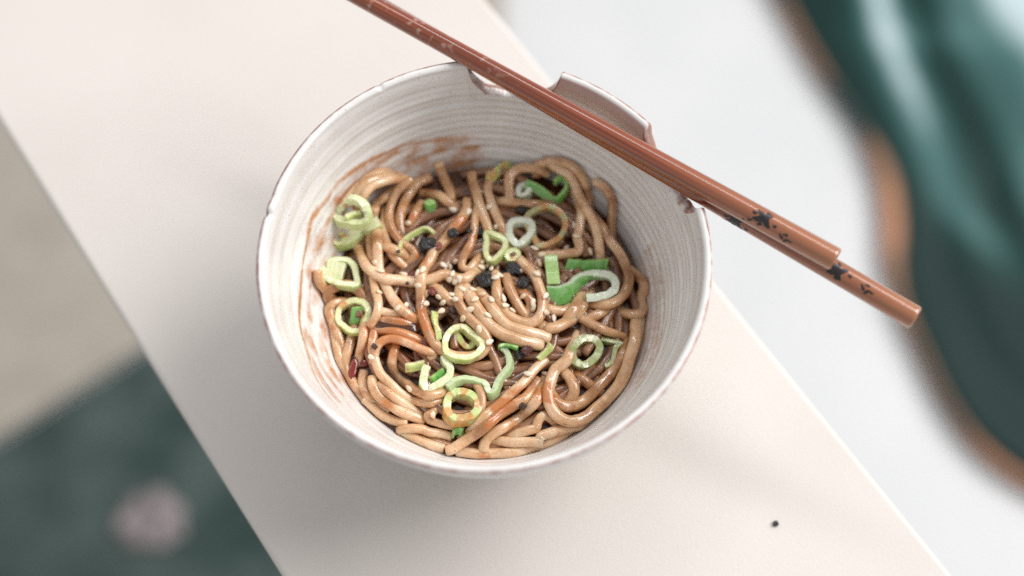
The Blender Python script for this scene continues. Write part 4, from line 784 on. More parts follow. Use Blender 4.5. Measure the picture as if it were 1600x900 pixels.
('noodle slanting down from the white onion hook',2.0,[[29.2,-7.2,33.7],[30.8,-6.0,35.8],[32.5,-4.7,37.7],[34.1,-2.4,38.0],[35.1,0.1,36.9],[36.0,2.5,35.7],[37.0,4.8,34.3]]),
('short slanting noodle with a square cut end below the green band',2.3,[[27.7,-8.7,38.3],[29.2,-6.3,39.1],[30.6,-3.8,39.2],[31.8,-1.3,38.2],[32.8,1.1,36.8],[33.8,3.4,35.4]]),
('noodle tail passing under the square cut noodle end',2.3,[[15.0,-7.2,37.1],[16.9,-8.6,38.3],[19.0,-10.0,39.3],[21.2,-11.4,40.0],[21.5,-11.6,40.5],[24.1,-11.3,40.5],[26.4,-9.9,39.9],[28.4,-8.4,39.0],[30.3,-7.0,37.9]]),
('wide U shaped noodle at the heart of the bowl',2.5,[[3.0,10.0,39.5],[3.2,7.4,40.3],[3.4,4.8,41.0],[3.7,2.2,41.7],[4.0,-0.4,41.8],[5.0,-3.0,41.4],[6.4,-5.3,41.2],[8.1,-7.3,41.3],[10.2,-9.0,41.5],[12.7,-10.1,41.6],[15.4,-10.3,41.8],[17.7,-9.0,41.9],[19.1,-6.7,41.8],[19.6,-4.0,41.6],[19.7,-1.3,41.5],[19.4,1.3,41.4],[18.6,3.9,41.4],[17.6,6.4,41.3],[16.4,8.8,40.9],[15.0,11.1,40.4],[13.3,13.1,39.9],[11.5,15.1,39.2]]),
('thick pale noodle running towards the dark red crisp clump',2.6,[[-3.0,2.8,39.9],[-1.5,0.6,40.8],[0.0,-1.6,41.7],[1.5,-3.8,42.5],[3.0,-6.1,42.9],[4.6,-8.4,42.8],[6.5,-10.5,42.5],[8.7,-12.2,42.3],[11.3,-13.1,42.5],[14.0,-13.7,42.5],[16.6,-14.0,41.6],[19.2,-14.4,40.6],[21.7,-14.9,39.5]]),
('broad sesame dotted noodle running down from the centre',2.7,[[-7.8,4.5,40.0],[-6.7,2.2,40.9],[-5.5,-0.2,41.7],[-4.4,-2.6,42.3],[-3.2,-5.0,42.6],[-1.8,-7.4,42.6],[-0.2,-9.6,42.4],[1.7,-11.6,42.2],[3.9,-13.3,42.2],[6.2,-14.7,42.2],[8.7,-15.7,42.3],[11.3,-16.6,42.3],[13.9,-17.0,41.6],[16.5,-17.2,40.5],[18.8,-17.2,39.1]]),
('noodle under the red flake near the seed cluster',2.2,[[-20.3,5.6,38.6],[-18.2,4.0,39.7],[-16.2,2.2,40.7],[-14.5,-0.0,41.5],[-12.4,-1.9,41.2],[-10.1,-3.1,39.9],[-8.0,-4.1,38.2]]),
('noodle folded into a small U beside the seed cluster',2.0,[[-3.7,37.1,38.6],[-3.9,34.6,39.5],[-4.1,32.1,40.2],[-4.4,29.5,40.6],[-4.7,26.9,41.0],[-5.0,24.3,41.0],[-5.4,21.7,41.2],[-6.5,19.4,41.3],[-7.8,17.1,41.1],[-8.8,14.7,40.6],[-8.8,12.1,40.3],[-6.7,11.3,39.9],[-5.0,13.1,39.4],[-3.8,15.3,38.8],[-2.7,17.7,38.3]]),
('long noodle sagging across the centre under the seed cluster',2.2,[[-47.2,23.6,33.7],[-46.3,21.4,34.9],[-45.5,19.3,36.2],[-44.7,17.1,37.5],[-43.9,15.0,38.8],[-42.9,12.9,40.1],[-41.6,10.9,41.3],[-39.9,9.0,42.1],[-37.8,7.5,42.7],[-35.4,6.5,42.7],[-32.9,6.2,42.2],[-30.3,6.2,41.5],[-27.7,6.3,41.0],[-25.1,6.2,41.0],[-22.4,6.1,41.2],[-19.8,6.5,41.5],[-17.4,7.6,41.5],[-15.1,8.8,41.3],[-12.6,8.0,41.4],[-10.3,6.8,41.9],[-7.7,6.6,42.1],[-5.9,8.1,41.2],[-4.5,10.0,40.0],[-3.1,11.8,38.6],[-1.8,13.6,37.2]]),
('orange oily noodle falling through the centre and looping round the onion ring',2.1,[[-7.3,39.8,37.9],[-7.4,37.3,38.8],[-7.7,34.8,39.6],[-8.4,32.4,40.4],[-9.7,30.2,40.9],[-11.1,27.9,41.0],[-12.6,25.8,41.0],[-14.1,23.6,40.8],[-15.7,21.5,40.8],[-17.4,19.5,41.0],[-19.0,17.5,41.3],[-19.8,15.0,41.3],[-20.9,12.6,41.5],[-22.0,10.3,42.1],[-22.6,7.8,42.9],[-22.9,5.2,43.0],[-23.1,2.8,41.9],[-23.1,0.4,40.8],[-22.9,-2.2,40.5],[-22.5,-4.8,40.7],[-22.1,-7.3,41.2],[-21.4,-9.8,41.5],[-20.5,-12.3,41.6],[-19.4,-14.7,41.6],[-18.2,-17.0,41.6],[-16.5,-19.0,41.7],[-14.3,-20.6,41.6],[-12.1,-22.0,41.5],[-9.6,-22.7,41.3],[-7.0,-22.6,40.9],[-4.5,-22.0,40.5],[-2.0,-21.0,40.6],[-0.2,-19.2,41.3],[0.4,-16.8,42.0],[-0.7,-14.4,42.4],[-2.2,-12.3,42.7],[-4.0,-10.3,42.4],[-5.7,-8.4,42.1],[-7.6,-6.5,42.2],[-9.0,-4.4,42.7],[-9.9,-1.9,42.5],[-9.6,0.6,41.9],[-9.4,3.2,41.2],[-9.2,5.6,40.3]]),
]
ONION_PIECES = [
('s2','stubby pale green onion curl lying between two onion rings','strip',0,4.76,'pale',[[-56.1,24.1,36.2],[-55.3,23.9,36.7],[-54.6,23.7,37.1],[-53.1,23.5,37.8],[-52.4,23.5,38.1],[-51.7,23.7,38.2],[-50.4,24.3,38.4],[-49.7,24.7,38.4],[-49.0,25.2,38.4],[-47.8,26.1,38.2],[-47.2,26.5,38.2],[-46.1,27.5,38.0],[-45.6,28.3,37.2],[-45.1,28.7,37.3],[-43.7,28.8,38.8],[-42.8,28.3,40.6],[-42.2,28.5,41.1],[-40.9,29.0,41.4],[-40.3,29.3,41.5],[-38.8,30.0,41.5]],[[0.5,-0.7,-3.6],[0.5,-0.7,-3.6],[0.5,-0.7,-3.6],[0.5,-0.7,-3.6],[0.5,-0.7,-3.6],[0.5,-0.7,-3.6],[0.5,-0.7,-3.6],[0.5,-0.7,-3.6],[0.5,-0.7,-3.6],[0.5,-0.7,-3.6],[0.5,-0.7,-3.6],[0.5,-0.7,-3.6],[0.5,-0.7,-3.6],[0.5,-0.7,-3.6],[0.5,-0.7,-3.6],[0.5,-0.7,-3.6],[0.5,-0.7,-3.6],[0.5,-0.7,-3.6],[0.5,-0.7,-3.6],[0.5,-0.7,-3.6]]),
('s2c','','ring',1,1.4,'lime',[[-55.1,24.1,39.1],[-54.9,24.8,39.1],[-53.9,25.9,39.1],[-53.2,26.2,39.1],[-51.9,25.9,39.1],[-51.1,24.8,39.1],[-51.1,24.1,39.1],[-51.8,22.7,39.1],[-53.0,22.0,39.1],[-53.7,22.0,39.1],[-54.8,22.7,39.1]],[[0.0,-0.0,-2.2],[0.0,-0.0,-2.2],[0.0,-0.0,-2.2],[0.0,-0.0,-2.2],[0.0,-0.0,-2.2],[0.0,-0.0,-2.2],[0.0,-0.0,-2.2],[0.0,-0.0,-2.2],[0.0,-0.0,-2.2],[0.0,-0.0,-2.2],[0.0,-0.0,-2.2]]),
('s1','pale onion ring with a wide hole, resting on the pale onion curl','ring',1,2.94,'pale',[[-54.1,31.6,45.8],[-53.9,32.1,46.1],[-53.6,32.6,46.5],[-52.7,33.5,47.2],[-52.2,33.8,47.7],[-51.0,34.4,48.7],[-50.3,34.7,49.1],[-49.0,35.0,50.0],[-48.3,35.0,50.3],[-46.9,34.7,50.8],[-46.2,34.3,50.9],[-45.5,33.9,51.0],[-44.4,33.0,51.0],[-43.9,32.4,51.0],[-42.9,31.3,50.9],[-42.5,30.6,50.7],[-42.0,29.3,50.4],[-42.0,28.6,50.2],[-42.4,27.3,49.5],[-42.9,26.8,49.2],[-44.2,26.3,48.4],[-44.9,26.2,48.1],[-45.7,26.3,47.7],[-47.4,26.7,47.1],[-48.2,27.0,46.9],[-49.7,27.6,46.3],[-50.5,28.0,46.0],[-52.0,28.6,45.7],[-52.7,29.0,45.5],[-53.7,29.9,45.3],[-54.0,30.5,45.4]],[[0.5,-1.3,-2.7],[0.5,-1.3,-2.7],[0.5,-1.3,-2.7],[0.5,-1.3,-2.7],[0.5,-1.3,-2.7],[0.5,-1.3,-2.7],[0.5,-1.3,-2.7],[0.5,-1.3,-2.7],[0.5,-1.3,-2.7],[0.5,-1.3,-2.7],[0.5,-1.3,-2.7],[0.5,-1.3,-2.7],[0.5,-1.3,-2.7],[0.5,-1.3,-2.7],[0.5,-1.3,-2.7],[0.5,-1.3,-2.7],[0.5,-1.3,-2.7],[0.5,-1.3,-2.7],[0.5,-1.3,-2.7],[0.5,-1.3,-2.7],[0.5,-1.3,-2.7],[0.5,-1.3,-2.7],[0.5,-1.3,-2.7],[0.5,-1.3,-2.7],[0.5,-1.3,-2.7],[0.5,-1.3,-2.7],[0.5,-1.3,-2.7],[0.5,-1.3,-2.7],[0.5,-1.3,-2.7],[0.5,-1.3,-2.7],[0.5,-1.3,-2.7]]),
('s1c','','strip',0,1.8199999999999998,'lime',[[-49.9,28.1,48.1],[-49.3,28.5,48.1],[-48.7,28.9,48.1],[-48.2,29.3,48.1],[-47.5,29.6,48.1],[-46.9,29.8,48.1],[-46.2,29.9,48.1],[-44.7,30.1,48.1]],[[0.2,-0.4,-2.4],[0.2,-0.4,-2.4],[0.2,-0.4,-2.4],[0.2,-0.4,-2.4],[0.2,-0.4,-2.4],[0.2,-0.4,-2.4],[0.2,-0.4,-2.4],[0.2,-0.4,-2.4]]),
('s3','teardrop onion piece with a small dark hole below the pale onion curl','ring',1,2.2399999999999998,'pale',[[-58.2,10.6,40.9],[-58.2,11.5,40.6],[-58.3,13.0,38.9],[-58.0,13.8,38.7],[-57.0,15.0,38.3],[-56.3,15.5,38.1],[-55.6,15.9,37.9],[-54.1,16.4,37.7],[-53.3,16.5,37.6],[-52.6,16.6,37.5],[-51.0,16.5,37.4],[-50.2,16.3,37.4],[-49.5,16.0,37.5],[-48.9,15.5,37.6],[-47.7,14.1,37.9],[-47.3,13.2,38.1],[-46.9,12.3,38.4],[-46.5,10.3,38.9],[-46.3,9.3,39.1],[-46.1,8.3,39.4],[-45.9,6.7,39.8],[-46.0,5.9,40.5],[-46.3,5.5,40.7],[-47.4,5.2,40.8],[-48.1,5.3,40.9],[-48.9,5.3,40.9],[-49.7,5.4,41.0],[-51.2,5.6,41.0],[-52.0,5.8,41.1],[-52.7,5.9,41.1],[-54.3,6.7,40.3],[-54.9,7.0,40.2],[-55.6,7.3,40.2],[-56.9,8.3,40.0],[-57.3,8.5,40.8],[-57.7,9.2,40.9]],[[0.5,-0.5,-3.5],[0.5,-0.5,-3.5],[0.5,-0.5,-3.5],[0.5,-0.5,-3.5],[0.5,-0.5,-3.5],[0.5,-0.5,-3.5],[0.5,-0.5,-3.5],[0.5,-0.5,-3.5],[0.5,-0.5,-3.5],[0.5,-0.5,-3.5],[0.5,-0.5,-3.5],[0.5,-0.5,-3.5],[0.5,-0.5,-3.5],[0.5,-0.5,-3.5],[0.5,-0.5,-3.5],[0.5,-0.5,-3.5],[0.5,-0.5,-3.5],[0.5,-0.5,-3.5],[0.5,-0.5,-3.5],[0.5,-0.5,-3.5],[0.5,-0.5,-3.5],[0.5,-0.5,-3.5],[0.5,-0.5,-3.5],[0.5,-0.5,-3.5],[0.5,-0.5,-3.5],[0.5,-0.5,-3.5],[0.5,-0.5,-3.5],[0.5,-0.5,-3.5],[0.5,-0.5,-3.5],[0.5,-0.5,-3.5],[0.5,-0.5,-3.5],[0.5,-0.5,-3.5],[0.5,-0.5,-3.5],[0.5,-0.5,-3.5],[0.5,-0.5,-3.5],[0.5,-0.5,-3.5]]),
('s3c','','strip',0,7.0,'pale',[[-57.1,11.5,39.3],[-56.4,11.4,39.3],[-55.6,11.3,39.3],[-54.9,11.2,39.3],[-54.1,11.1,39.3],[-53.3,11.0,39.3],[-52.5,10.8,39.3],[-50.8,10.4,39.3]],[[0.0,0.6,-3.0],[0.0,0.6,-3.0],[0.0,0.6,-3.0],[0.0,0.6,-3.0],[0.0,0.6,-3.0],[0.0,0.6,-3.0],[0.0,0.6,-3.0],[0.0,0.6,-3.0]]),
('s5','bright green chip standing inside the thin onion ring','chip',0,1.68,'green',[[-47.2,-2.1,37.1],[-47.2,-2.1,37.1],[-46.3,-2.2,37.5],[-45.4,-2.1,37.5],[-44.6,-2.0,37.5],[-44.0,-2.0,37.4],[-43.6,-2.3,37.5],[-43.5,-2.8,37.7]],[[-0.9,-5.2,-3.4],[-0.9,-5.2,-3.4],[-0.9,-5.2,-3.4],[-0.9,-5.2,-3.4],[-0.9,-5.2,-3.4],[-0.9,-5.2,-3.4],[-0.9,-5.2,-3.4],[-0.9,-5.2,-3.4]]),
('s4','thin walled onion ring around the bright green chip','ring',1,2.0999999999999996,'lime',[[-52.2,-6.3,36.1],[-52.4,-5.6,36.1],[-52.5,-4.8,36.1],[-52.3,-3.2,36.2],[-52.1,-2.5,36.2],[-51.2,-1.3,36.6],[-50.7,-0.8,36.7],[-49.4,-0.0,37.1],[-48.7,0.2,37.3],[-48.0,0.4,37.5],[-46.4,0.4,38.0],[-45.7,0.2,38.2],[-44.1,-0.4,38.7],[-43.4,-0.8,38.9],[-42.3,-1.9,39.2],[-41.8,-2.6,39.4],[-41.4,-4.0,39.5],[-41.3,-4.8,39.6],[-41.4,-5.5,39.6],[-41.7,-7.1,39.5],[-42.0,-7.8,39.5],[-42.5,-9.3,39.4],[-42.9,-9.9,39.3],[-43.8,-11.0,39.0],[-44.4,-11.3,38.7],[-45.1,-11.4,38.4],[-46.6,-11.2,37.9],[-47.4,-10.9,37.6],[-48.9,-9.9,37.0],[-49.6,-9.3,36.8],[-50.8,-8.2,36.4],[-51.4,-7.7,36.3]],[[-0.4,-0.3,-2.7],[-0.4,-0.3,-2.7],[-0.4,-0.3,-2.7],[-0.4,-0.3,-2.7],[-0.4,-0.3,-2.7],[-0.4,-0.3,-2.7],[-0.4,-0.3,-2.7],[-0.4,-0.3,-2.7],[-0.4,-0.3,-2.7],[-0.4,-0.3,-2.7],[-0.4,-0.3,-2.7],[-0.4,-0.3,-2.7],[-0.4,-0.3,-2.7],[-0.4,-0.3,-2.7],[-0.4,-0.3,-2.7],[-0.4,-0.3,-2.7],[-0.4,-0.3,-2.7],[-0.4,-0.3,-2.7],[-0.4,-0.3,-2.7],[-0.4,-0.3,-2.7],[-0.4,-0.3,-2.7],[-0.4,-0.3,-2.7],[-0.4,-0.3,-2.7],[-0.4,-0.3,-2.7],[-0.4,-0.3,-2.7],[-0.4,-0.3,-2.7],[-0.4,-0.3,-2.7],[-0.4,-0.3,-2.7],[-0.4,-0.3,-2.7],[-0.4,-0.3,-2.7],[-0.4,-0.3,-2.7],[-0.4,-0.3,-2.7]]),
('s6','small bright green drum shaped onion piece near the back','tube',1,1.8199999999999998,'green',[[-21.9,37.9,40.4],[-21.8,38.2,40.4],[-20.8,38.6,40.4],[-20.2,38.4,40.5],[-19.5,37.7,40.6],[-19.7,37.4,40.7],[-20.7,37.1,40.6],[-21.3,37.2,40.5]],[[0.0,-3.1,-5.2],[0.0,-3.1,-5.2],[0.0,-3.1,-5.2],[0.0,-3.1,-5.2],[0.0,-3.1,-5.2],[0.0,-3.1,-5.2],[0.0,-3.1,-5.2],[0.0,-3.1,-5.2]]),
('s7','thin curling onion shaving beside the biggest black crisp','strip',0,1.26,'lime',[[-31.7,16.6,43.5],[-31.5,17.6,43.3],[-31.3,18.4,43.1],[-30.9,20.2,42.4],[-30.7,21.0,42.2],[-30.3,21.8,42.0],[-29.4,23.4,41.1],[-28.9,24.0,40.9],[-28.3,24.6,40.7],[-27.0,25.8,40.3],[-26.3,26.3,40.1],[-25.6,26.8,39.9],[-24.2,27.8,39.5],[-23.5,28.1,39.4],[-22.8,28.3,39.4],[-21.5,28.1,39.6],[-20.9,27.6,39.8],[-20.3,27.1,40.0],[-19.2,25.6,40.7]],[[0.7,-1.0,-1.7],[0.7,-1.0,-1.7],[0.7,-1.0,-1.7],[0.7,-1.0,-1.7],[0.7,-1.0,-1.7],[0.7,-1.0,-1.7],[0.7,-1.0,-1.7],[0.7,-1.0,-1.7],[0.7,-1.0,-1.7],[0.7,-1.0,-1.7],[0.7,-1.0,-1.7],[0.7,-1.0,-1.7],[0.7,-1.0,-1.7],[0.7,-1.0,-1.7],[0.7,-1.0,-1.7],[0.7,-1.0,-1.7],[0.7,-1.0,-1.7],[0.7,-1.0,-1.7],[0.7,-1.0,-1.7]]),
('s11','yellowish green leaf strip leaning on the back wall','strip',0,1.1199999999999999,'yellow',[[-0.7,48.2,39.3],[-0.2,49.1,39.1],[0.3,49.8,38.8],[0.8,50.6,38.5],[1.8,52.2,38.0],[2.3,52.9,37.8],[2.8,53.6,37.6],[4.1,55.3,36.5],[4.7,55.8,36.4],[5.4,56.3,36.4],[6.8,57.2,36.3]],[[2.4,-1.5,-1.8],[2.4,-1.5,-1.8],[2.4,-1.5,-1.8],[2.4,-1.5,-1.8],[2.4,-1.5,-1.8],[2.4,-1.5,-1.8],[2.4,-1.5,-1.8],[2.4,-1.5,-1.8],[2.4,-1.5,-1.8],[2.4,-1.5,-1.8],[2.4,-1.5,-1.8]]),
('s10','large translucent sauce stained onion ring near the back','ring',1,2.0999999999999996,'brown',[[14.1,31.2,40.5],[14.3,31.9,40.6],[15.1,33.1,40.6],[15.7,33.7,40.6],[17.1,34.6,40.7],[17.8,35.0,40.7],[19.2,35.5,40.7],[19.9,35.7,40.7],[21.2,36.0,40.7],[21.9,36.1,40.7],[23.1,35.9,40.7],[23.7,35.7,40.7],[24.9,35.0,40.6],[25.5,34.5,40.5],[26.6,33.5,40.4],[27.1,32.9,40.3],[27.9,31.5,40.2],[28.1,30.8,40.1],[28.2,29.2,40.0],[28.1,28.4,39.9],[27.7,26.9,39.8],[27.3,26.2,39.8],[26.4,24.8,39.8],[25.9,24.2,39.8],[24.7,23.1,39.8],[24.0,22.6,39.8],[22.5,21.8,39.8],[21.8,21.5,39.9],[20.2,21.1,39.9],[19.5,21.0,39.9],[18.4,21.1,40.0],[18.1,21.4,40.0],[17.6,22.4,40.1],[17.3,23.1,40.1],[16.5,24.5,40.2],[16.1,25.2,40.3],[15.3,26.7,40.3],[15.0,27.5,40.3],[14.3,29.0,40.4],[14.1,29.8,40.4]],[[0.0,-0.1,-2.8],[0.0,-0.1,-2.8],[0.0,-0.1,-2.8],[0.0,-0.1,-2.8],[0.0,-0.1,-2.8],[0.0,-0.1,-2.8],[0.0,-0.1,-2.8],[0.0,-0.1,-2.8],[0.0,-0.1,-2.8],[0.0,-0.1,-2.8],[0.0,-0.1,-2.8],[0.0,-0.1,-2.8],[0.0,-0.1,-2.8],[0.0,-0.1,-2.8],[0.0,-0.1,-2.8],[0.0,-0.1,-2.8],[0.0,-0.1,-2.8],[0.0,-0.1,-2.8],[0.0,-0.1,-2.8],[0.0,-0.1,-2.8],[0.0,-0.1,-2.8],[0.0,-0.1,-2.8],[0.0,-0.1,-2.8],[0.0,-0.1,-2.8],[0.0,-0.1,-2.8],[0.0,-0.1,-2.8],[0.0,-0.1,-2.8],[0.0,-0.1,-2.8],[0.0,-0.1,-2.8],[0.0,-0.1,-2.8],[0.0,-0.1,-2.8],[0.0,-0.1,-2.8],[0.0,-0.1,-2.8],[0.0,-0.1,-2.8],[0.0,-0.1,-2.8],[0.0,-0.1,-2.8],[0.0,-0.1,-2.8],[0.0,-0.1,-2.8],[0.0,-0.1,-2.8],[0.0,-0.1,-2.8]]),
('s12b','crumpled pale onion end beside the bright green curl','ring',1,1.9599999999999997,'white',[[11.6,46.1,37.2],[12.1,46.6,37.3],[13.5,47.0,37.5],[14.2,46.7,37.7],[15.1,45.6,37.9],[15.2,44.9,38.0],[14.7,43.5,38.0],[13.5,42.4,38.0],[12.8,42.1,37.9],[11.6,42.3,37.7],[11.2,42.8,37.6],[11.1,44.6,37.2]],[[0.5,-0.9,-2.6],[0.5,-0.9,-2.6],[0.5,-0.9,-2.6],[0.5,-0.9,-2.6],[0.5,-0.9,-2.6],[0.5,-0.9,-2.6],[0.5,-0.9,-2.6],[0.5,-0.9,-2.6],[0.5,-0.9,-2.6],[0.5,-0.9,-2.6],[0.5,-0.9,-2.6],[0.5,-0.9,-2.6]]),
('s12','bright green onion strip curled at one end near the back','strip',0,1.4,'green',[[14.5,47.8,38.9],[15.2,47.4,38.9],[16.5,46.9,38.9],[17.1,46.6,39.0],[18.4,45.9,39.1],[19.0,45.5,39.1],[20.3,44.6,39.0],[20.9,44.1,38.9],[22.0,43.1,38.7],[22.5,42.6,38.6],[23.4,41.5,38.3],[23.8,41.0,38.2],[25.1,41.1,38.2],[25.8,41.3,38.7],[27.1,42.3,38.9],[27.6,42.8,39.1],[28.5,43.9,39.6],[28.8,44.6,39.7],[28.8,46.4,39.8],[28.7,47.2,39.9],[27.8,48.5,40.1],[27.2,48.7,40.1],[25.8,48.3,40.0],[24.5,46.7,39.9]],[[-0.9,-2.2,-2.0],[-0.9,-2.2,-2.1],[-0.9,-2.4,-2.1],[-0.9,-2.5,-2.2],[-0.9,-2.6,-2.2],[-0.9,-2.7,-2.3],[-0.9,-2.8,-2.3],[-0.9,-2.9,-2.4],[-0.9,-3.0,-2.4],[-0.8,-2.8,-2.5],[-0.7,-2.5,-2.5],[-0.6,-2.4,-2.5],[-0.4,-2.1,-2.6],[-0.3,-2.0,-2.6],[-0.2,-1.7,-2.7],[-0.1,-1.5,-2.7],[0.0,-1.3,-2.7],[0.0,-1.2,-2.7],[0.0,-1.1,-2.7],[0.0,-1.0,-2.6],[0.0,-0.8,-2.6],[0.0,-0.8,-2.5],[0.0,-0.6,-2.5],[0.0,-0.5,-2.4]]),
('s9','glossy white onion ring folded into a triangle','ring',1,2.6599999999999997,'white',[[8.6,29.6,40.4],[9.1,30.1,40.5],[9.8,30.4,40.6],[11.5,30.7,40.8],[12.4,30.7,40.8],[14.0,30.4,40.9],[14.8,30.1,41.0],[15.8,29.1,41.0],[16.0,28.5,41.0],[16.0,27.0,40.9],[15.8,26.3,40.8],[15.1,24.9,40.8],[14.6,24.2,40.7],[14.1,23.5,40.6],[13.0,22.3,40.5],[12.4,21.8,40.5],[11.1,21.4,40.3],[10.4,21.6,40.3],[9.2,22.7,40.2],[8.7,23.4,40.2],[8.0,25.0,40.2],[7.8,25.8,40.2],[7.8,27.5,40.3],[7.9,28.3,40.3]],[[0.5,-0.5,-3.5],[0.5,-0.5,-3.5],[0.5,-0.5,-3.5],[0.5,-0.5,-3.5],[0.5,-0.5,-3.5],[0.5,-0.5,-3.5],[0.5,-0.5,-3.5],[0.5,-0.5,-3.5],[0.5,-0.5,-3.5],[0.5,-0.5,-3.5],[0.5,-0.5,-3.5],[0.5,-0.5,-3.5],[0.5,-0.5,-3.5],[0.5,-0.5,-3.5],[0.5,-0.5,-3.5],[0.5,-0.5,-3.5],[0.5,-0.5,-3.5],[0.5,-0.5,-3.5],[0.5,-0.5,-3.5],[0.5,-0.5,-3.5],[0.5,-0.5,-3.5],[0.5,-0.5,-3.5],[0.5,-0.5,-3.5],[0.5,-0.5,-3.5]]),
('s9b','lime green scrap tucked under the white triangle ring','ring',1,1.8199999999999998,'lime',[[7.4,17.8,40.6],[8.0,18.4,40.5],[9.5,18.9,40.4],[10.2,18.8,40.4],[11.3,17.8,40.5],[11.2,16.4,40.9],[10.8,15.9,41.0],[9.6,15.2,41.0],[8.2,15.1,40.9],[7.6,15.4,40.9],[7.0,16.5,40.8]],[[0.0,-0.5,-2.4],[0.0,-0.5,-2.4],[0.0,-0.5,-2.4],[0.0,-0.5,-2.4],[0.0,-0.5,-2.4],[0.0,-0.5,-2.4],[0.0,-0.5,-2.4],[0.0,-0.5,-2.4],[0.0,-0.5,-2.4],[0.0,-0.5,-2.4],[0.0,-0.5,-2.4]]),
('s8','thin heart shaped onion ring above the centre crisp','ring',1,1.9599999999999997,'lime',[[-0.3,24.8,41.9],[0.0,25.0,41.9],[1.2,25.0,41.9],[1.9,24.9,41.8],[3.4,24.3,41.7],[4.2,24.0,41.6],[5.6,23.1,41.5],[6.5,22.0,41.4],[6.6,21.3,41.3],[6.4,19.9,41.3],[6.1,19.2,41.3],[5.3,18.0,41.2],[4.3,16.8,41.3],[3.8,16.2,41.2],[2.7,15.1,41.2],[2.2,14.7,41.2],[1.1,14.7,41.2],[0.2,15.7,41.3],[-0.1,16.4,41.4],[-0.5,18.0,41.4],[-0.6,18.8,41.5],[-0.5,20.2,41.6],[-0.2,21.6,41.7],[-0.1,22.3,41.8],[-0.4,23.7,41.9]],[[0.5,-0.9,-2.6],[0.5,-0.9,-2.6],[0.5,-0.9,-2.6],[0.5,-0.9,-2.6],[0.5,-0.9,-2.6],[0.5,-0.9,-2.6],[0.5,-0.9,-2.6],[0.5,-0.9,-2.6],[0.5,-0.9,-2.6],[0.5,-0.9,-2.6],[0.5,-0.9,-2.6],[0.5,-0.9,-2.6],[0.5,-0.9,-2.6],[0.5,-0.9,-2.6],[0.5,-0.9,-2.6],[0.5,-0.9,-2.6],[0.5,-0.9,-2.6],[0.5,-0.9,-2.6],[0.5,-0.9,-2.6],[0.5,-0.9,-2.6],[0.5,-0.9,-2.6],[0.5,-0.9,-2.6],[0.5,-0.9,-2.6],[0.5,-0.9,-2.6],[0.5,-0.9,-2.6]]),
('s15','bright green onion band behind the white onion hook','strip',0,1.8199999999999998,'green',[[28.9,15.9,38.9],[29.7,15.8,38.8],[30.4,15.8,38.6],[32.0,15.6,38.6],[32.7,15.7,38.4],[34.2,16.0,37.5],[34.9,15.7,38.0],[36.4,15.6,38.3],[37.2,15.7,38.1],[38.9,15.8,38.3],[39.7,15.7,38.7],[41.2,15.8,38.6],[42.0,16.1,38.2],[43.5,16.1,38.5]],[[-1.8,-4.0,-3.4],[-1.8,-3.9,-3.4],[-1.7,-3.9,-3.3],[-1.5,-3.7,-3.3],[-1.5,-3.7,-3.2],[-1.3,-3.5,-3.2],[-1.3,-3.5,-3.2],[-1.1,-3.3,-3.1],[-1.0,-3.3,-3.1],[-0.9,-3.1,-3.0],[-0.8,-3.1,-3.0],[-0.7,-2.9,-2.9],[-0.6,-2.9,-2.9],[-0.5,-2.7,-2.8]]),
('s13','upright pale green onion strap next to the white onion hook','strip',0,1.68,'palegreen',[[20.5,15.9,41.3],[20.5,15.1,41.2],[20.6,13.6,41.3],[20.7,12.9,41.3],[20.8,11.4,41.2],[20.9,10.7,41.0],[21.0,8.8,41.6],[21.1,8.0,41.5],[21.2,6.4,41.4],[21.4,4.9,41.2]],[[4.5,0.4,-0.4],[4.5,0.4,-0.4],[4.5,0.4,-0.4],[4.5,0.4,-0.4],[4.5,0.4,-0.4],[4.5,0.4,-0.4],[4.5,0.4,-0.4],[4.5,0.4,-0.4],[4.5,0.4,-0.4],[4.5,0.4,-0.4]]),
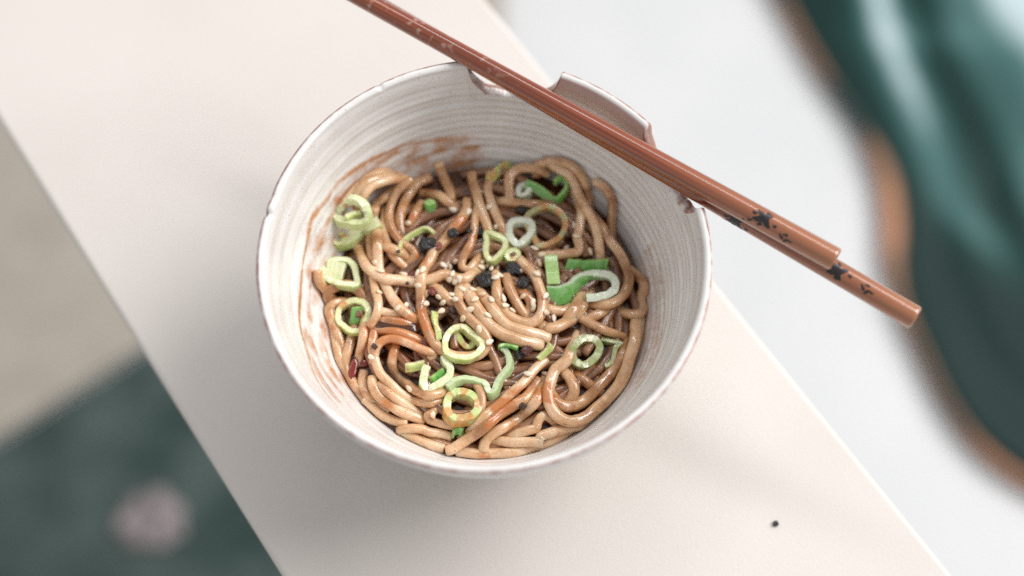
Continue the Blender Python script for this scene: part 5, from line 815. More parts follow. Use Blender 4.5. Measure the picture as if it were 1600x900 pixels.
('s14','large onion hook, white cut face on the loop and bright green side','strip',0,2.8,'greenwhite',[[21.2,4.6,40.6],[22.1,4.5,40.6],[22.8,4.4,40.6],[24.4,4.3,40.6],[25.2,4.4,40.6],[26.7,4.9,40.6],[27.5,5.2,40.5],[29.0,6.0,40.3],[29.7,6.5,40.3],[31.1,7.8,40.1],[31.7,8.4,40.0],[33.1,9.3,39.8],[33.8,9.6,39.7],[35.3,10.0,39.5],[36.0,10.2,39.3],[37.5,10.3,39.3],[38.3,10.2,39.3],[39.8,10.2,39.3],[40.6,10.1,39.2],[41.4,10.1,39.2],[42.8,9.7,39.2],[43.5,9.4,39.2],[44.7,8.4,39.2],[45.2,7.8,39.3],[45.7,6.3,39.4],[45.6,5.6,39.4],[45.2,4.1,39.6],[44.7,3.4,39.7],[43.7,2.3,39.8],[43.1,1.9,39.8],[41.8,1.3,39.9],[41.1,1.1,40.0],[39.7,0.7,40.0],[39.0,0.5,40.1],[37.5,0.3,40.2],[36.7,0.2,40.3],[35.1,-0.0,40.4]],[[0.7,-5.4,-4.0],[0.6,-5.4,-4.0],[0.6,-5.4,-4.0],[0.4,-5.5,-4.0],[0.4,-5.5,-4.0],[0.2,-5.5,-4.1],[0.2,-5.6,-4.1],[0.0,-5.6,-4.1],[0.0,-5.4,-4.1],[0.0,-4.5,-3.8],[0.0,-4.0,-3.7],[0.0,-3.1,-3.5],[0.0,-2.6,-3.4],[0.0,-1.7,-3.2],[0.0,-1.2,-3.1],[0.0,-0.6,-3.0],[0.0,-0.4,-3.0],[0.0,-0.2,-3.0],[0.0,-0.1,-3.0],[0.0,0.0,-3.0],[0.0,0.3,-3.0],[0.0,0.4,-3.0],[0.0,0.6,-3.0],[0.0,0.6,-3.0],[0.0,0.6,-3.0],[0.0,0.6,-3.0],[0.0,0.6,-3.0],[0.0,0.6,-3.0],[0.0,0.6,-3.0],[0.0,0.6,-3.0],[0.0,0.7,-3.0],[0.0,0.7,-3.0],[0.0,0.9,-2.9],[0.0,0.9,-2.9],[0.0,1.0,-2.8],[0.0,1.1,-2.8],[0.0,1.2,-2.7]]),
('s16','yellow stained onion chip left of the ring in the middle','strip',0,1.4,'lime',[[-19.3,-5.7,41.5],[-19.1,-6.8,41.9],[-19.0,-7.7,42.3],[-18.8,-8.6,42.5],[-18.4,-10.2,42.5],[-18.3,-11.0,42.4],[-18.1,-11.7,42.1],[-17.8,-13.0,41.6],[-17.6,-14.0,42.0],[-17.4,-15.3,43.1],[-17.0,-17.2,43.8]],[[2.4,-0.4,-0.8],[2.2,-0.5,-0.9],[1.9,-0.7,-0.9],[1.7,-0.8,-1.0],[1.5,-0.8,-1.0],[1.7,-0.5,-0.9],[1.9,-0.2,-0.8],[2.2,0.3,-0.5],[2.1,0.5,-0.4],[2.0,0.7,-0.4],[1.8,1.1,-0.2]]),
('s18','yellow onion core curled inside the ring in the middle','strip',0,2.0999999999999996,'yellow',[[-11.1,-12.9,40.3],[-10.5,-13.4,40.2],[-9.6,-14.4,40.1],[-8.7,-15.8,40.0],[-8.3,-16.5,39.8],[-7.1,-17.6,39.6],[-5.6,-17.7,39.6],[-4.4,-16.6,40.1]],[[0.7,-0.4,-2.4],[0.7,-0.4,-2.4],[0.7,-0.4,-2.4],[0.7,-0.4,-2.4],[0.7,-0.4,-2.4],[0.7,-0.4,-2.4],[0.7,-0.4,-2.4],[0.7,-0.4,-2.4]]),
('s17','onion ring with a yellow core in the middle of the bowl','ring',1,2.0999999999999996,'lime',[[-14.0,-17.1,43.2],[-13.8,-16.3,43.1],[-13.6,-15.6,43.0],[-13.0,-14.2,42.8],[-12.5,-13.6,42.8],[-11.5,-12.5,42.6],[-10.8,-12.0,42.6],[-9.4,-11.4,42.4],[-8.8,-11.3,42.4],[-7.4,-11.7,42.3],[-6.8,-12.2,42.3],[-5.5,-13.3,42.4],[-4.8,-13.9,42.6],[-4.2,-14.4,42.7],[-2.9,-15.6,43.0],[-2.4,-16.2,43.2],[-1.5,-17.6,43.6],[-1.3,-18.3,43.8],[-1.3,-19.7,44.1],[-1.6,-20.3,44.2],[-2.4,-21.6,44.4],[-2.9,-22.2,44.4],[-4.1,-23.0,44.6],[-4.7,-23.3,44.6],[-5.4,-23.6,44.7],[-6.8,-23.8,44.7],[-7.5,-23.8,44.8],[-9.0,-23.7,44.8],[-9.7,-23.6,44.7],[-11.1,-23.1,44.6],[-11.8,-22.8,44.6],[-12.9,-22.0,44.4],[-13.4,-21.4,44.2],[-13.9,-19.8,43.9],[-14.0,-18.9,43.5]],[[-0.7,-0.4,-3.5],[-0.7,-0.4,-3.5],[-0.7,-0.4,-3.5],[-0.7,-0.4,-3.5],[-0.7,-0.4,-3.5],[-0.7,-0.4,-3.5],[-0.7,-0.4,-3.5],[-0.7,-0.4,-3.5],[-0.7,-0.4,-3.5],[-0.7,-0.4,-3.5],[-0.7,-0.4,-3.5],[-0.7,-0.4,-3.5],[-0.7,-0.4,-3.5],[-0.7,-0.4,-3.5],[-0.7,-0.4,-3.5],[-0.7,-0.4,-3.5],[-0.7,-0.4,-3.5],[-0.7,-0.4,-3.5],[-0.7,-0.4,-3.5],[-0.7,-0.4,-3.5],[-0.7,-0.4,-3.5],[-0.7,-0.4,-3.5],[-0.7,-0.4,-3.5],[-0.7,-0.4,-3.5],[-0.7,-0.4,-3.5],[-0.7,-0.4,-3.5],[-0.7,-0.4,-3.5],[-0.7,-0.4,-3.5],[-0.7,-0.4,-3.5],[-0.7,-0.4,-3.5],[-0.7,-0.4,-3.5],[-0.7,-0.4,-3.5],[-0.7,-0.4,-3.5],[-0.7,-0.4,-3.5],[-0.7,-0.4,-3.5]]),
('s19','short pale onion chip left of the open onion hook at the front','strip',0,1.8199999999999998,'lime',[[-27.7,-24.8,40.6],[-27.0,-24.8,40.7],[-26.3,-24.8,40.9],[-25.6,-24.7,40.8],[-24.3,-24.4,40.5],[-23.5,-24.2,40.7],[-22.8,-24.0,40.6],[-21.2,-23.7,40.9]],[[0.0,-1.8,-2.4],[0.0,-1.8,-2.4],[0.0,-1.8,-2.4],[0.0,-1.8,-2.4],[0.0,-1.8,-2.4],[0.0,-1.8,-2.4],[0.0,-1.8,-2.4],[0.0,-1.8,-2.4]]),
('s21','bright green chip held inside the open onion hook at the front','chip',0,1.68,'green',[[-18.8,-29.7,40.9],[-18.3,-29.1,40.4],[-17.8,-28.6,40.4],[-17.3,-28.1,40.4],[-16.7,-27.8,40.7],[-16.1,-27.3,40.9],[-15.4,-26.9,41.1],[-14.8,-26.5,41.1]],[[0.7,-1.8,-1.9],[0.7,-1.8,-1.9],[0.7,-1.8,-1.9],[0.7,-1.8,-1.9],[0.7,-1.8,-1.9],[0.7,-1.8,-1.9],[0.7,-1.8,-1.9],[0.7,-1.8,-1.9]]),
('s20','open hook shaped onion ring at the front left of the wavy strip','ring',0,2.6599999999999997,'pale',[[-20.1,-25.8,42.1],[-20.4,-26.5,42.0],[-20.8,-27.7,41.9],[-21.0,-28.3,41.8],[-21.3,-29.8,41.6],[-21.4,-31.4,41.4],[-21.2,-32.1,41.4],[-20.5,-33.5,41.2],[-19.6,-34.3,41.1],[-19.2,-34.2,41.2],[-18.4,-33.6,41.3],[-17.2,-32.8,41.3],[-16.5,-32.4,41.4],[-15.2,-31.6,41.5],[-14.6,-31.1,41.5],[-13.5,-30.2,41.6],[-12.6,-29.2,41.7],[-12.2,-28.5,41.8],[-12.1,-26.9,42.1],[-12.6,-25.6,42.3],[-13.0,-25.0,42.4],[-13.7,-23.8,42.6],[-14.4,-22.3,42.8]],[[-0.4,-0.7,-3.4],[-0.4,-0.7,-3.4],[-0.4,-0.7,-3.4],[-0.4,-0.7,-3.4],[-0.4,-0.7,-3.4],[-0.4,-0.7,-3.4],[-0.4,-0.7,-3.4],[-0.4,-0.7,-3.4],[-0.4,-0.7,-3.4],[-0.4,-0.7,-3.4],[-0.4,-0.7,-3.4],[-0.4,-0.7,-3.4],[-0.4,-0.7,-3.4],[-0.4,-0.7,-3.4],[-0.4,-0.7,-3.4],[-0.4,-0.7,-3.4],[-0.4,-0.7,-3.4],[-0.4,-0.7,-3.4],[-0.4,-0.7,-3.4],[-0.4,-0.7,-3.4],[-0.4,-0.7,-3.4],[-0.4,-0.7,-3.4],[-0.4,-0.7,-3.4]]),
('s22','wavy translucent bluish green onion strip above the front ring','strip',0,2.0999999999999996,'blue',[[-13.2,-33.2,41.9],[-12.6,-32.5,41.8],[-11.6,-31.4,41.7],[-11.0,-30.8,41.6],[-9.7,-30.2,41.5],[-9.0,-30.0,41.4],[-7.6,-29.8,41.3],[-6.9,-29.8,41.3],[-5.4,-30.0,41.2],[-4.8,-30.1,41.2],[-3.4,-30.5,41.2],[-2.8,-30.7,41.2],[-1.3,-31.1,41.3],[-0.6,-31.4,41.3],[0.3,-32.6,41.4],[0.5,-33.4,41.4],[1.2,-34.8,41.5],[1.8,-35.0,41.5],[2.9,-34.2,41.6],[3.2,-33.5,41.6],[3.7,-31.8,41.6],[4.0,-31.0,41.6],[4.8,-29.6,41.5],[5.3,-28.9,41.5],[6.2,-27.6,41.4],[6.7,-27.0,41.4],[7.5,-25.8,41.3],[7.8,-25.1,41.2],[7.8,-23.6,41.2],[7.8,-22.8,41.1],[7.5,-21.3,41.1],[7.2,-20.6,41.0],[6.4,-19.4,41.0],[5.1,-18.6,40.9]],[[0.4,-1.2,-2.7],[0.4,-1.2,-2.7],[0.4,-1.3,-2.7],[0.4,-1.3,-2.8],[0.4,-1.4,-2.8],[0.4,-1.4,-2.8],[0.4,-1.4,-2.8],[0.4,-1.4,-2.8],[0.4,-1.5,-2.8],[0.4,-1.5,-2.8],[0.4,-1.6,-2.9],[0.4,-1.6,-2.9],[0.4,-1.6,-2.9],[0.4,-1.7,-2.9],[0.4,-1.7,-2.9],[0.4,-1.7,-2.9],[0.4,-1.8,-3.0],[0.4,-1.8,-3.0],[0.5,-1.7,-2.9],[0.5,-1.7,-2.9],[0.6,-1.6,-2.9],[0.6,-1.6,-2.9],[0.7,-1.5,-2.8],[0.8,-1.4,-2.8],[0.8,-1.4,-2.8],[0.9,-1.3,-2.8],[0.9,-1.2,-2.7],[1.0,-1.2,-2.7],[1.0,-1.1,-2.7],[1.1,-1.1,-2.7],[1.1,-1.0,-2.6],[1.2,-1.0,-2.6],[1.2,-0.9,-2.6],[1.3,-0.8,-2.5]]),
('s22b','thin green onion edge beside the dark red crisp clump','strip',0,1.1199999999999999,'green',[[4.2,-18.6,42.0],[4.9,-18.6,42.5],[5.5,-18.4,42.4],[6.8,-18.1,42.4],[7.5,-18.2,42.6],[8.9,-18.6,43.0],[9.6,-19.0,43.2],[11.0,-19.7,43.6]],[[0.0,-0.2,-2.3],[0.0,-0.2,-2.3],[0.0,-0.2,-2.3],[0.0,-0.2,-2.3],[0.0,-0.2,-2.3],[0.0,-0.2,-2.3],[0.0,-0.2,-2.3],[0.0,-0.2,-2.3]]),
('s23','onion ring with orange oil pooled on its edge at the front','ring',1,2.8,'oil',[[-13.0,-37.9,40.3],[-12.8,-37.2,40.3],[-12.0,-35.8,40.3],[-11.5,-35.3,40.3],[-10.2,-34.6,40.3],[-9.5,-34.5,40.4],[-8.0,-34.4,40.5],[-7.3,-34.5,40.5],[-5.9,-35.0,40.7],[-5.2,-35.4,40.8],[-4.0,-36.4,41.1],[-3.0,-37.7,41.4],[-2.7,-38.4,41.6],[-2.5,-39.9,41.8],[-2.5,-40.6,41.9],[-2.9,-41.8,42.0],[-3.3,-42.4,42.0],[-4.3,-43.3,42.0],[-4.9,-43.7,42.0],[-6.1,-44.1,41.8],[-7.5,-44.4,41.6],[-8.2,-44.4,41.5],[-9.6,-44.3,41.3],[-10.3,-44.2,41.2],[-11.4,-43.5,41.0],[-11.9,-43.0,40.8],[-12.6,-41.7,40.6],[-12.9,-40.9,40.5],[-13.1,-39.4,40.3]],[[-0.9,-1.2,-3.8],[-0.9,-1.2,-3.8],[-0.9,-1.2,-3.8],[-0.9,-1.2,-3.8],[-0.9,-1.2,-3.8],[-0.9,-1.2,-3.8],[-0.9,-1.2,-3.8],[-0.9,-1.2,-3.8],[-0.9,-1.2,-3.8],[-0.9,-1.2,-3.8],[-0.9,-1.2,-3.8],[-0.9,-1.2,-3.8],[-0.9,-1.2,-3.8],[-0.9,-1.2,-3.8],[-0.9,-1.2,-3.8],[-0.9,-1.2,-3.8],[-0.9,-1.2,-3.8],[-0.9,-1.2,-3.8],[-0.9,-1.2,-3.8],[-0.9,-1.2,-3.8],[-0.9,-1.2,-3.8],[-0.9,-1.2,-3.8],[-0.9,-1.2,-3.8],[-0.9,-1.2,-3.8],[-0.9,-1.2,-3.8],[-0.9,-1.2,-3.8],[-0.9,-1.2,-3.8],[-0.9,-1.2,-3.8],[-0.9,-1.2,-3.8]]),
('s24','small bright green onion square just below the oiled ring','chip',0,1.9599999999999997,'green',[[-10.9,-47.3,36.7],[-10.9,-47.3,36.7],[-10.3,-46.8,36.9],[-9.7,-46.4,37.3],[-9.7,-46.4,37.3],[-9.1,-46.1,37.4],[-8.3,-46.4,37.2],[-7.6,-47.0,37.1]],[[-0.7,-2.0,-2.0],[-0.7,-2.0,-2.0],[-0.7,-2.0,-2.0],[-0.7,-2.0,-2.0],[-0.7,-2.0,-2.0],[-0.7,-2.0,-2.0],[-0.7,-2.0,-2.0],[-0.7,-2.0,-2.0]]),
('s25','olive translucent onion ring in the shade of the wall','ring',1,2.6599999999999997,'olive',[[29.8,-20.9,40.2],[29.8,-20.2,40.3],[30.1,-18.8,40.5],[30.4,-18.1,40.5],[31.2,-16.9,40.4],[31.7,-16.3,40.3],[32.9,-15.4,40.0],[33.5,-15.1,39.9],[34.9,-14.6,39.5],[35.6,-14.6,39.3],[37.0,-14.6,38.9],[37.7,-14.8,38.7],[38.7,-15.5,38.3],[39.0,-16.0,38.2],[39.4,-17.3,38.0],[39.3,-18.0,38.0],[38.9,-19.5,37.9],[38.6,-20.3,38.0],[37.5,-21.7,38.1],[36.9,-22.3,38.1],[35.7,-23.4,38.2],[35.0,-23.8,38.3],[33.5,-24.3,38.8],[32.7,-24.3,38.9],[31.4,-23.8,39.4],[30.8,-23.4,39.6],[30.1,-22.2,39.9]],[[0.0,-0.0,-2.7],[0.0,-0.0,-2.7],[0.0,-0.0,-2.7],[0.0,-0.0,-2.7],[0.0,-0.0,-2.7],[0.0,-0.0,-2.7],[0.0,-0.0,-2.7],[0.0,-0.0,-2.7],[0.0,-0.0,-2.7],[0.0,-0.0,-2.7],[0.0,-0.0,-2.7],[0.0,-0.0,-2.7],[0.0,-0.0,-2.7],[0.0,-0.0,-2.7],[0.0,-0.0,-2.7],[0.0,-0.0,-2.7],[0.0,-0.0,-2.7],[0.0,-0.0,-2.7],[0.0,-0.0,-2.7],[0.0,-0.0,-2.7],[0.0,-0.0,-2.7],[0.0,-0.0,-2.7],[0.0,-0.0,-2.7],[0.0,-0.0,-2.7],[0.0,-0.0,-2.7],[0.0,-0.0,-2.7],[0.0,-0.0,-2.7]]),
('s25b','torn olive onion piece beside the olive ring','strip',0,1.68,'olive',[[40.2,-13.6,36.7],[41.1,-13.9,36.6],[42.6,-14.3,36.5],[43.4,-14.5,36.4],[45.2,-14.8,36.3],[46.0,-14.9,36.3],[46.9,-15.2,36.3],[46.7,-15.5,36.3],[45.6,-16.5,36.3],[45.1,-17.1,36.3],[44.7,-18.6,36.3],[44.5,-19.4,36.3],[44.1,-21.2,36.3],[43.8,-22.0,36.3],[42.8,-23.1,36.3],[41.2,-23.7,36.4]],[[0.0,-0.4,-2.4],[0.0,-0.4,-2.4],[0.0,-0.4,-2.4],[0.0,-0.4,-2.4],[0.0,-0.4,-2.4],[0.0,-0.4,-2.4],[0.0,-0.4,-2.4],[0.0,-0.4,-2.4],[0.0,-0.4,-2.4],[0.0,-0.4,-2.4],[0.0,-0.4,-2.4],[0.0,-0.4,-2.4],[0.0,-0.4,-2.4],[0.0,-0.4,-2.4],[0.0,-0.4,-2.4],[0.0,-0.4,-2.4]]),
('s26','pale yellow green strap right of the dark red crisp clump','strip',0,1.54,'lime',[[17.3,-22.3,40.6],[18.0,-21.7,40.5],[18.5,-21.2,40.5],[19.7,-20.2,40.6],[20.2,-19.6,40.6],[21.2,-18.7,40.9],[21.5,-18.2,41.2],[21.7,-17.2,41.6]],[[1.3,-0.8,-1.4],[1.3,-0.8,-1.4],[1.3,-0.8,-1.4],[1.3,-0.8,-1.4],[1.3,-0.8,-1.4],[1.3,-0.8,-1.4],[1.3,-0.8,-1.4],[1.3,-0.8,-1.4]]),
]
CRISP_BITS = [
('largest shiny black chilli crisp on the noodles near the back', [-21.1, 20.2, 41.7], 3.9, 'black', 'crisp'),
('black crisp chip at the top of the orange oily noodle', [-12.1, 23.9, 43.3], 2.3, 'black', 'crisp'),
('tiny black crisp beside the small U folded noodle', [-6.2, 25.0, 42.8], 1.4, 'black', 'crisp'),
('small black crisp left of the heart shaped onion ring', [-2.5, 26.1, 39.7], 1.9, 'black', 'crisp'),
('square blackened crisp at the very centre of the bowl', [-0.7, 6.2, 42.2], 3.6, 'black', 'crisp'),
('flat dark crisp resting above the rough black crisp', [9.5, 11.9, 38.9], 3.3, 'black', 'crisp'),
('rough black crisp on the wide U shaped noodle', [12.9, 5.2, 41.4], 3.2, 'black', 'crisp'),
('dark flake lying above the ring with the yellow core', [-11.8, -5.0, 41.4], 1.7, 'brown', 'crisp'),
('dark red crisp clump above the slanting front noodles', [14.0, -19.9, 41.4], 2.8, 'redbrown', 'crisp'),
('black crisp half hidden under the dark red clump', [11.8, -21.1, 40.2], 2.3, 'black', 'crisp'),
('small dark flake on the slanting front noodles', [12.6, -39.9, 40.2], 1.6, 'brown', 'crisp'),
('dark crumb in the gap behind the white triangle ring', [12.4, 35.1, 40.0], 2.2, 'black', 'crisp'),
('round brown peppercorn crumb beside the green onion band', [43.6, 18.9, 37.3], 1.5, 'brown', 'crisp'),
('glossy brown bead of chilli below the thin onion ring', [-38.5, -19.1, 42.7], 1.4, 'brown', 'crisp'),
('pinkish red chilli flake next to the largest black crisp', [-16.8, 18.7, 43.4], 1.7, 'red', 'chilli flake'),
('red chilli flake left of the sesame cluster', [-18.9, 2.0, 41.9], 2.1, 'red', 'chilli flake'),
('dark red chilli flake where two centre noodles cross', [-26.2, 9.7, 38.8], 2.2, 'red', 'chilli flake'),
('tiny dark flake on the long sagging noodle', [-27.8, 4.6, 42.8], 0.9, 'brown', 'chilli flake'),
('tiny dark flake on the thin curling shaving', [-31.3, 16.4, 44.0], 0.9, 'brown', 'chilli flake'),
]
SAUCE_POOLS = [
('red chilli oil pooled between two noodles near the front wall', [-46.3, -24.2, 34.5], 9, 3.0, 80, 'chilli_oil'),
('red oil smear under the bright chilli bead near the thin ring', [-42.7, -21.9, 34.1], 4.5, 3.0, 10, 'chilli_oil'),
('dark sauce film pooled over the crosswise noodles', [-31.0, -11.0, 40.9], 16, 6.5, -8, 'sauce'),
]
SESAME_SEEDS = [
('sesame seed closest to the bright green drum',[-12.4,35.5,39.1],[-0.02,-0.58,0.82]),
('sesame seed second closest to the small black crisp',[-6.7,33.3,41.6],[0.52,-0.09,0.85]),
('sesame seed third closest to the small black crisp',[0.9,35.2,41.9],[-0.74,-0.17,0.65]),
('sesame seed closest to the small black crisp',[3.1,27.9,39.7],[-0.61,-0.61,0.51]),
('sesame seed closest to the yellowish leaf strip',[-2.3,43.0,38.5],[0.25,0.68,0.69]),
('sesame seed closest to the white triangle ring',[17.0,20.1,38.9],[0.26,0.52,0.82]),
('sesame seed closest to the curling onion shaving',[-28.5,29.8,39.5],[-0.61,-0.28,0.74]),
('sesame seed closest to the big stained onion ring',[31.4,29.4,38.0],[-0.71,-0.0,0.7]),
('sesame seed second closest to the green onion band',[32.0,24.1,40.6],[-0.28,0.01,0.96]),
('sesame seed third closest to the green onion band',[28.4,21.4,36.2],[0.61,-0.61,0.51]),
('sesame seed closest to the green onion band',[36.9,19.3,37.7],[0.66,0.15,0.74]),
('sesame seed closest to the teardrop onion piece',[-39.6,13.1,42.1],[-0.76,-0.18,0.63]),
('sesame seed fourth closest to the flake where noodles cross',[-37.4,8.7,44.3],[0.18,0.76,0.63]),
('sesame seed closest to the thin ring with green chip',[-37.5,1.3,42.4],[0.71,0.38,0.59]),
('sesame seed closest to the yellow stained chip',[-30.5,-5.4,44.5],[-0.53,-0.2,0.82]),
('sesame seed tenth closest to the red chilli flake',[-28.4,-2.6,39.8],[0.77,-0.08,0.64]),
('sesame seed second closest to the flake where noodles cross',[-29.5,9.1,40.6],[0.08,0.61,0.79]),
('sesame seed third closest to the flake where noodles cross',[-22.4,9.0,44.6],[0.04,0.27,0.96]),
('sesame seed closest to the flake where noodles cross',[-24.2,7.9,44.3],[-0.75,0.24,0.62]),
('sesame seed fourth closest to the red chilli flake',[-23.9,3.1,44.3],[-0.59,-0.32,0.74]),
('sesame seed second closest to the red chilli flake',[-21.2,1.6,40.7],[0.64,-0.56,0.53]),
('sesame seed sixth closest to the red chilli flake',[-21.1,-2.9,41.6],[0.75,0.2,0.63]),
('sesame seed closest to the glossy brown bead',[-39.5,-22.4,40.9],[-0.51,-0.26,0.82]),
('sesame seed closest to the black chip on the oily noodle',[-11.0,14.7,39.5],[-0.61,-0.61,0.51]),
('sesame seed second closest to the largest black crisp',[-13.2,12.9,38.0],[0.61,-0.61,0.51]),
('sesame seed ninth closest to the red chilli flake',[-11.9,8.0,43.6],[-0.09,0.22,0.97]),
('sesame seed seventh closest to the red chilli flake',[-12.9,6.2,42.7],[-0.61,-0.61,0.51]),
('sesame seed eighth closest to the square centre crisp',[-9.5,5.7,44.2],[-0.17,-0.55,0.82]),
('sesame seed eighth closest to the red chilli flake',[-10.9,5.2,43.0],[-0.69,-0.45,0.57]),
('sesame seed closest to the largest black crisp',[-15.4,12.7,40.4],[0.1,-0.0,0.99]),
('sesame seed fifth closest to the square centre crisp',[-2.0,11.8,40.6],[0.63,0.13,0.77]),
('sesame seed second closest to the heart shaped ring',[-1.5,14.7,38.9],[0.61,0.26,0.75]),
('sesame seed closest to the heart shaped ring',[0.5,14.2,38.2],[0.58,-0.63,0.52]),
('sesame seed fourth closest to the square centre crisp',[-4.7,2.1,43.1],[0.41,0.56,0.72]),
('sesame seed seventh closest to the dark flake above the core ring',[-8.5,2.3,43.1],[0.06,0.22,0.97]),
('sesame seed sixth closest to the square centre crisp',[-1.5,0.1,43.6],[-0.26,0.22,0.94]),
('sesame seed seventh closest to the square centre crisp',[1.7,-2.2,44.5],[0.29,0.44,0.85]),
('sesame seed eighth closest to the dark flake above the core ring',[-4.0,-2.4,44.9],[0.15,0.25,0.96]),
('sesame seed sixth closest to the dark flake above the core ring',[-5.4,-5.8,43.9],[-0.43,-0.31,0.85]),
('sesame seed ninth closest to the dark flake above the core ring',[0.6,-8.3,44.6],[0.52,0.3,0.8]),
('sesame seed fourth closest to the rough black crisp',[5.9,-1.4,43.6],[0.77,0.09,0.64]),
('sesame seed seventh closest to the rough black crisp',[6.7,-4.1,43.4],[0.37,0.16,0.91]),
('sesame seed eighth closest to the rough black crisp',[9.1,-5.7,42.7],[0.61,0.61,0.51]),
('sesame seed closest to the rough black crisp',[12.8,-0.2,42.4],[-0.5,-0.38,0.78]),
('sesame seed third closest to the rough black crisp',[16.2,-2.4,41.9],[0.5,-0.26,0.83]),
('sesame seed sixth closest to the rough black crisp',[16.6,-3.9,40.9],[-0.55,-0.49,0.68]),
('sesame seed third closest to the pale green strap',[17.5,8.0,43.6],[0.14,0.19,0.97]),
('sesame seed second closest to the pale green strap',[18.8,14.1,38.9],[0.49,-0.03,0.87]),
('sesame seed second closest to the rough black crisp',[11.9,11.2,39.4],[-0.61,-0.61,0.51]),
('sesame seed fifth closest to the dark flake above the core ring',[-12.4,0.4,42.5],[0.07,0.77,0.64]),
('sesame seed closest to the dark flake above the core ring',[-10.9,-2.1,44.3],[-0.56,0.04,0.83]),
('sesame seed third closest to the red chilli flake',[-16.6,-0.3,42.1],[-0.61,-0.61,0.51]),
('sesame seed third closest to the dark flake above the core ring',[-15.2,-2.3,41.8],[-0.62,-0.59,0.52]),
('sesame seed second closest to the dark flake above the core ring',[-15.8,-5.4,41.3],[-0.01,-0.03,1.0]),
('sesame seed fifth closest to the red chilli flake',[-21.2,-2.7,41.6],[0.75,0.19,0.63]),
('sesame seed closest to the red chilli flake',[-21.1,2.6,38.8],[0.61,-0.61,0.51]),
('sesame seed fourth closest to the dark flake above the core ring',[-8.1,-8.8,42.8],[-0.61,-0.61,0.51]),
('sesame seed closest to the ring with yellow core',[-2.3,-13.4,44.6],[-0.31,-0.33,0.89]),
('sesame seed second closest to the ring with yellow core',[1.2,-17.8,43.7],[0.48,-0.23,0.85]),
('sesame seed third closest to the pale yellow green strap',[20.9,-6.7,43.4],[0.76,-0.13,0.63]),
('sesame seed third closest to the square centre crisp',[4.7,8.0,42.1],[0.46,0.3,0.84]),
('sesame seed second closest to the square centre crisp',[1.8,11.0,41.3],[-0.64,0.42,0.64]),
('sesame seed closest to the square centre crisp',[3.1,6.7,43.0],[-0.08,0.27,0.96]),
('sesame seed fifth closest to the rough black crisp',[20.6,-0.6,43.7],[0.46,0.03,0.89]),
('sesame seed second closest to the pale yellow green strap',[23.5,-7.4,39.5],[0.55,0.18,0.82]),
('sesame seed fourth closest to the pale green strap',[22.3,15.9,39.4],[-0.21,-0.58,0.79]),
('sesame seed closest to the pale green strap',[18.2,8.1,43.3],[0.52,0.32,0.79]),
('sesame seed closest to the short pale chip',[-26.4,-32.7,38.0],[-0.61,-0.61,0.51]),
('sesame seed second closest to the small green square',[-18.2,-42.6,38.3],[0.53,-0.48,0.69]),
('sesame seed closest to the small green square',[-17.9,-42.5,38.2],[0.54,-0.48,0.69]),
('sesame seed closest to the dark red clump',[14.3,-28.7,41.5],[-0.09,0.29,0.95]),
('sesame seed closest to the pale yellow green strap',[20.3,-26.5,35.6],[-0.08,0.55,0.83]),
('sesame seed fifth closest to the pale green strap',[19.7,17.4,39.4],[-0.35,-0.14,0.93]),
]


# sauce lying in the bottom of the bowl
sv, sf = [(0, 0, 35.0 * MM)], []
for i in range(1, 13):
    for j in range(72):
        a = j * 2 * math.pi / 72
        r = 56.0 * i / 12
        z = 32.6 + 2.4 * (1 - (r / 57) ** 2) + 0.5 * noise.noise(Vector((r * 0.08 * math.cos(a), r * 0.08 * math.sin(a), 0)))
        sv.append((r * math.cos(a) * MM, r * math.sin(a) * MM, z * MM))
for j in range(72):
    sf.append((0, 1 + j, 1 + (j + 1) % 72))
for i in range(11):
    for j in range(72):
        a, b = 1 + i * 72 + j, 1 + i * 72 + (j + 1) % 72
        sf.append((a, a + 72, b + 72, b))
tag(mesh_obj('sauce_pool', sv, sf, M['sauce'], recenter=False), 'dark brown glossy sauce showing in the gaps beneath the noodles', 'sauce')


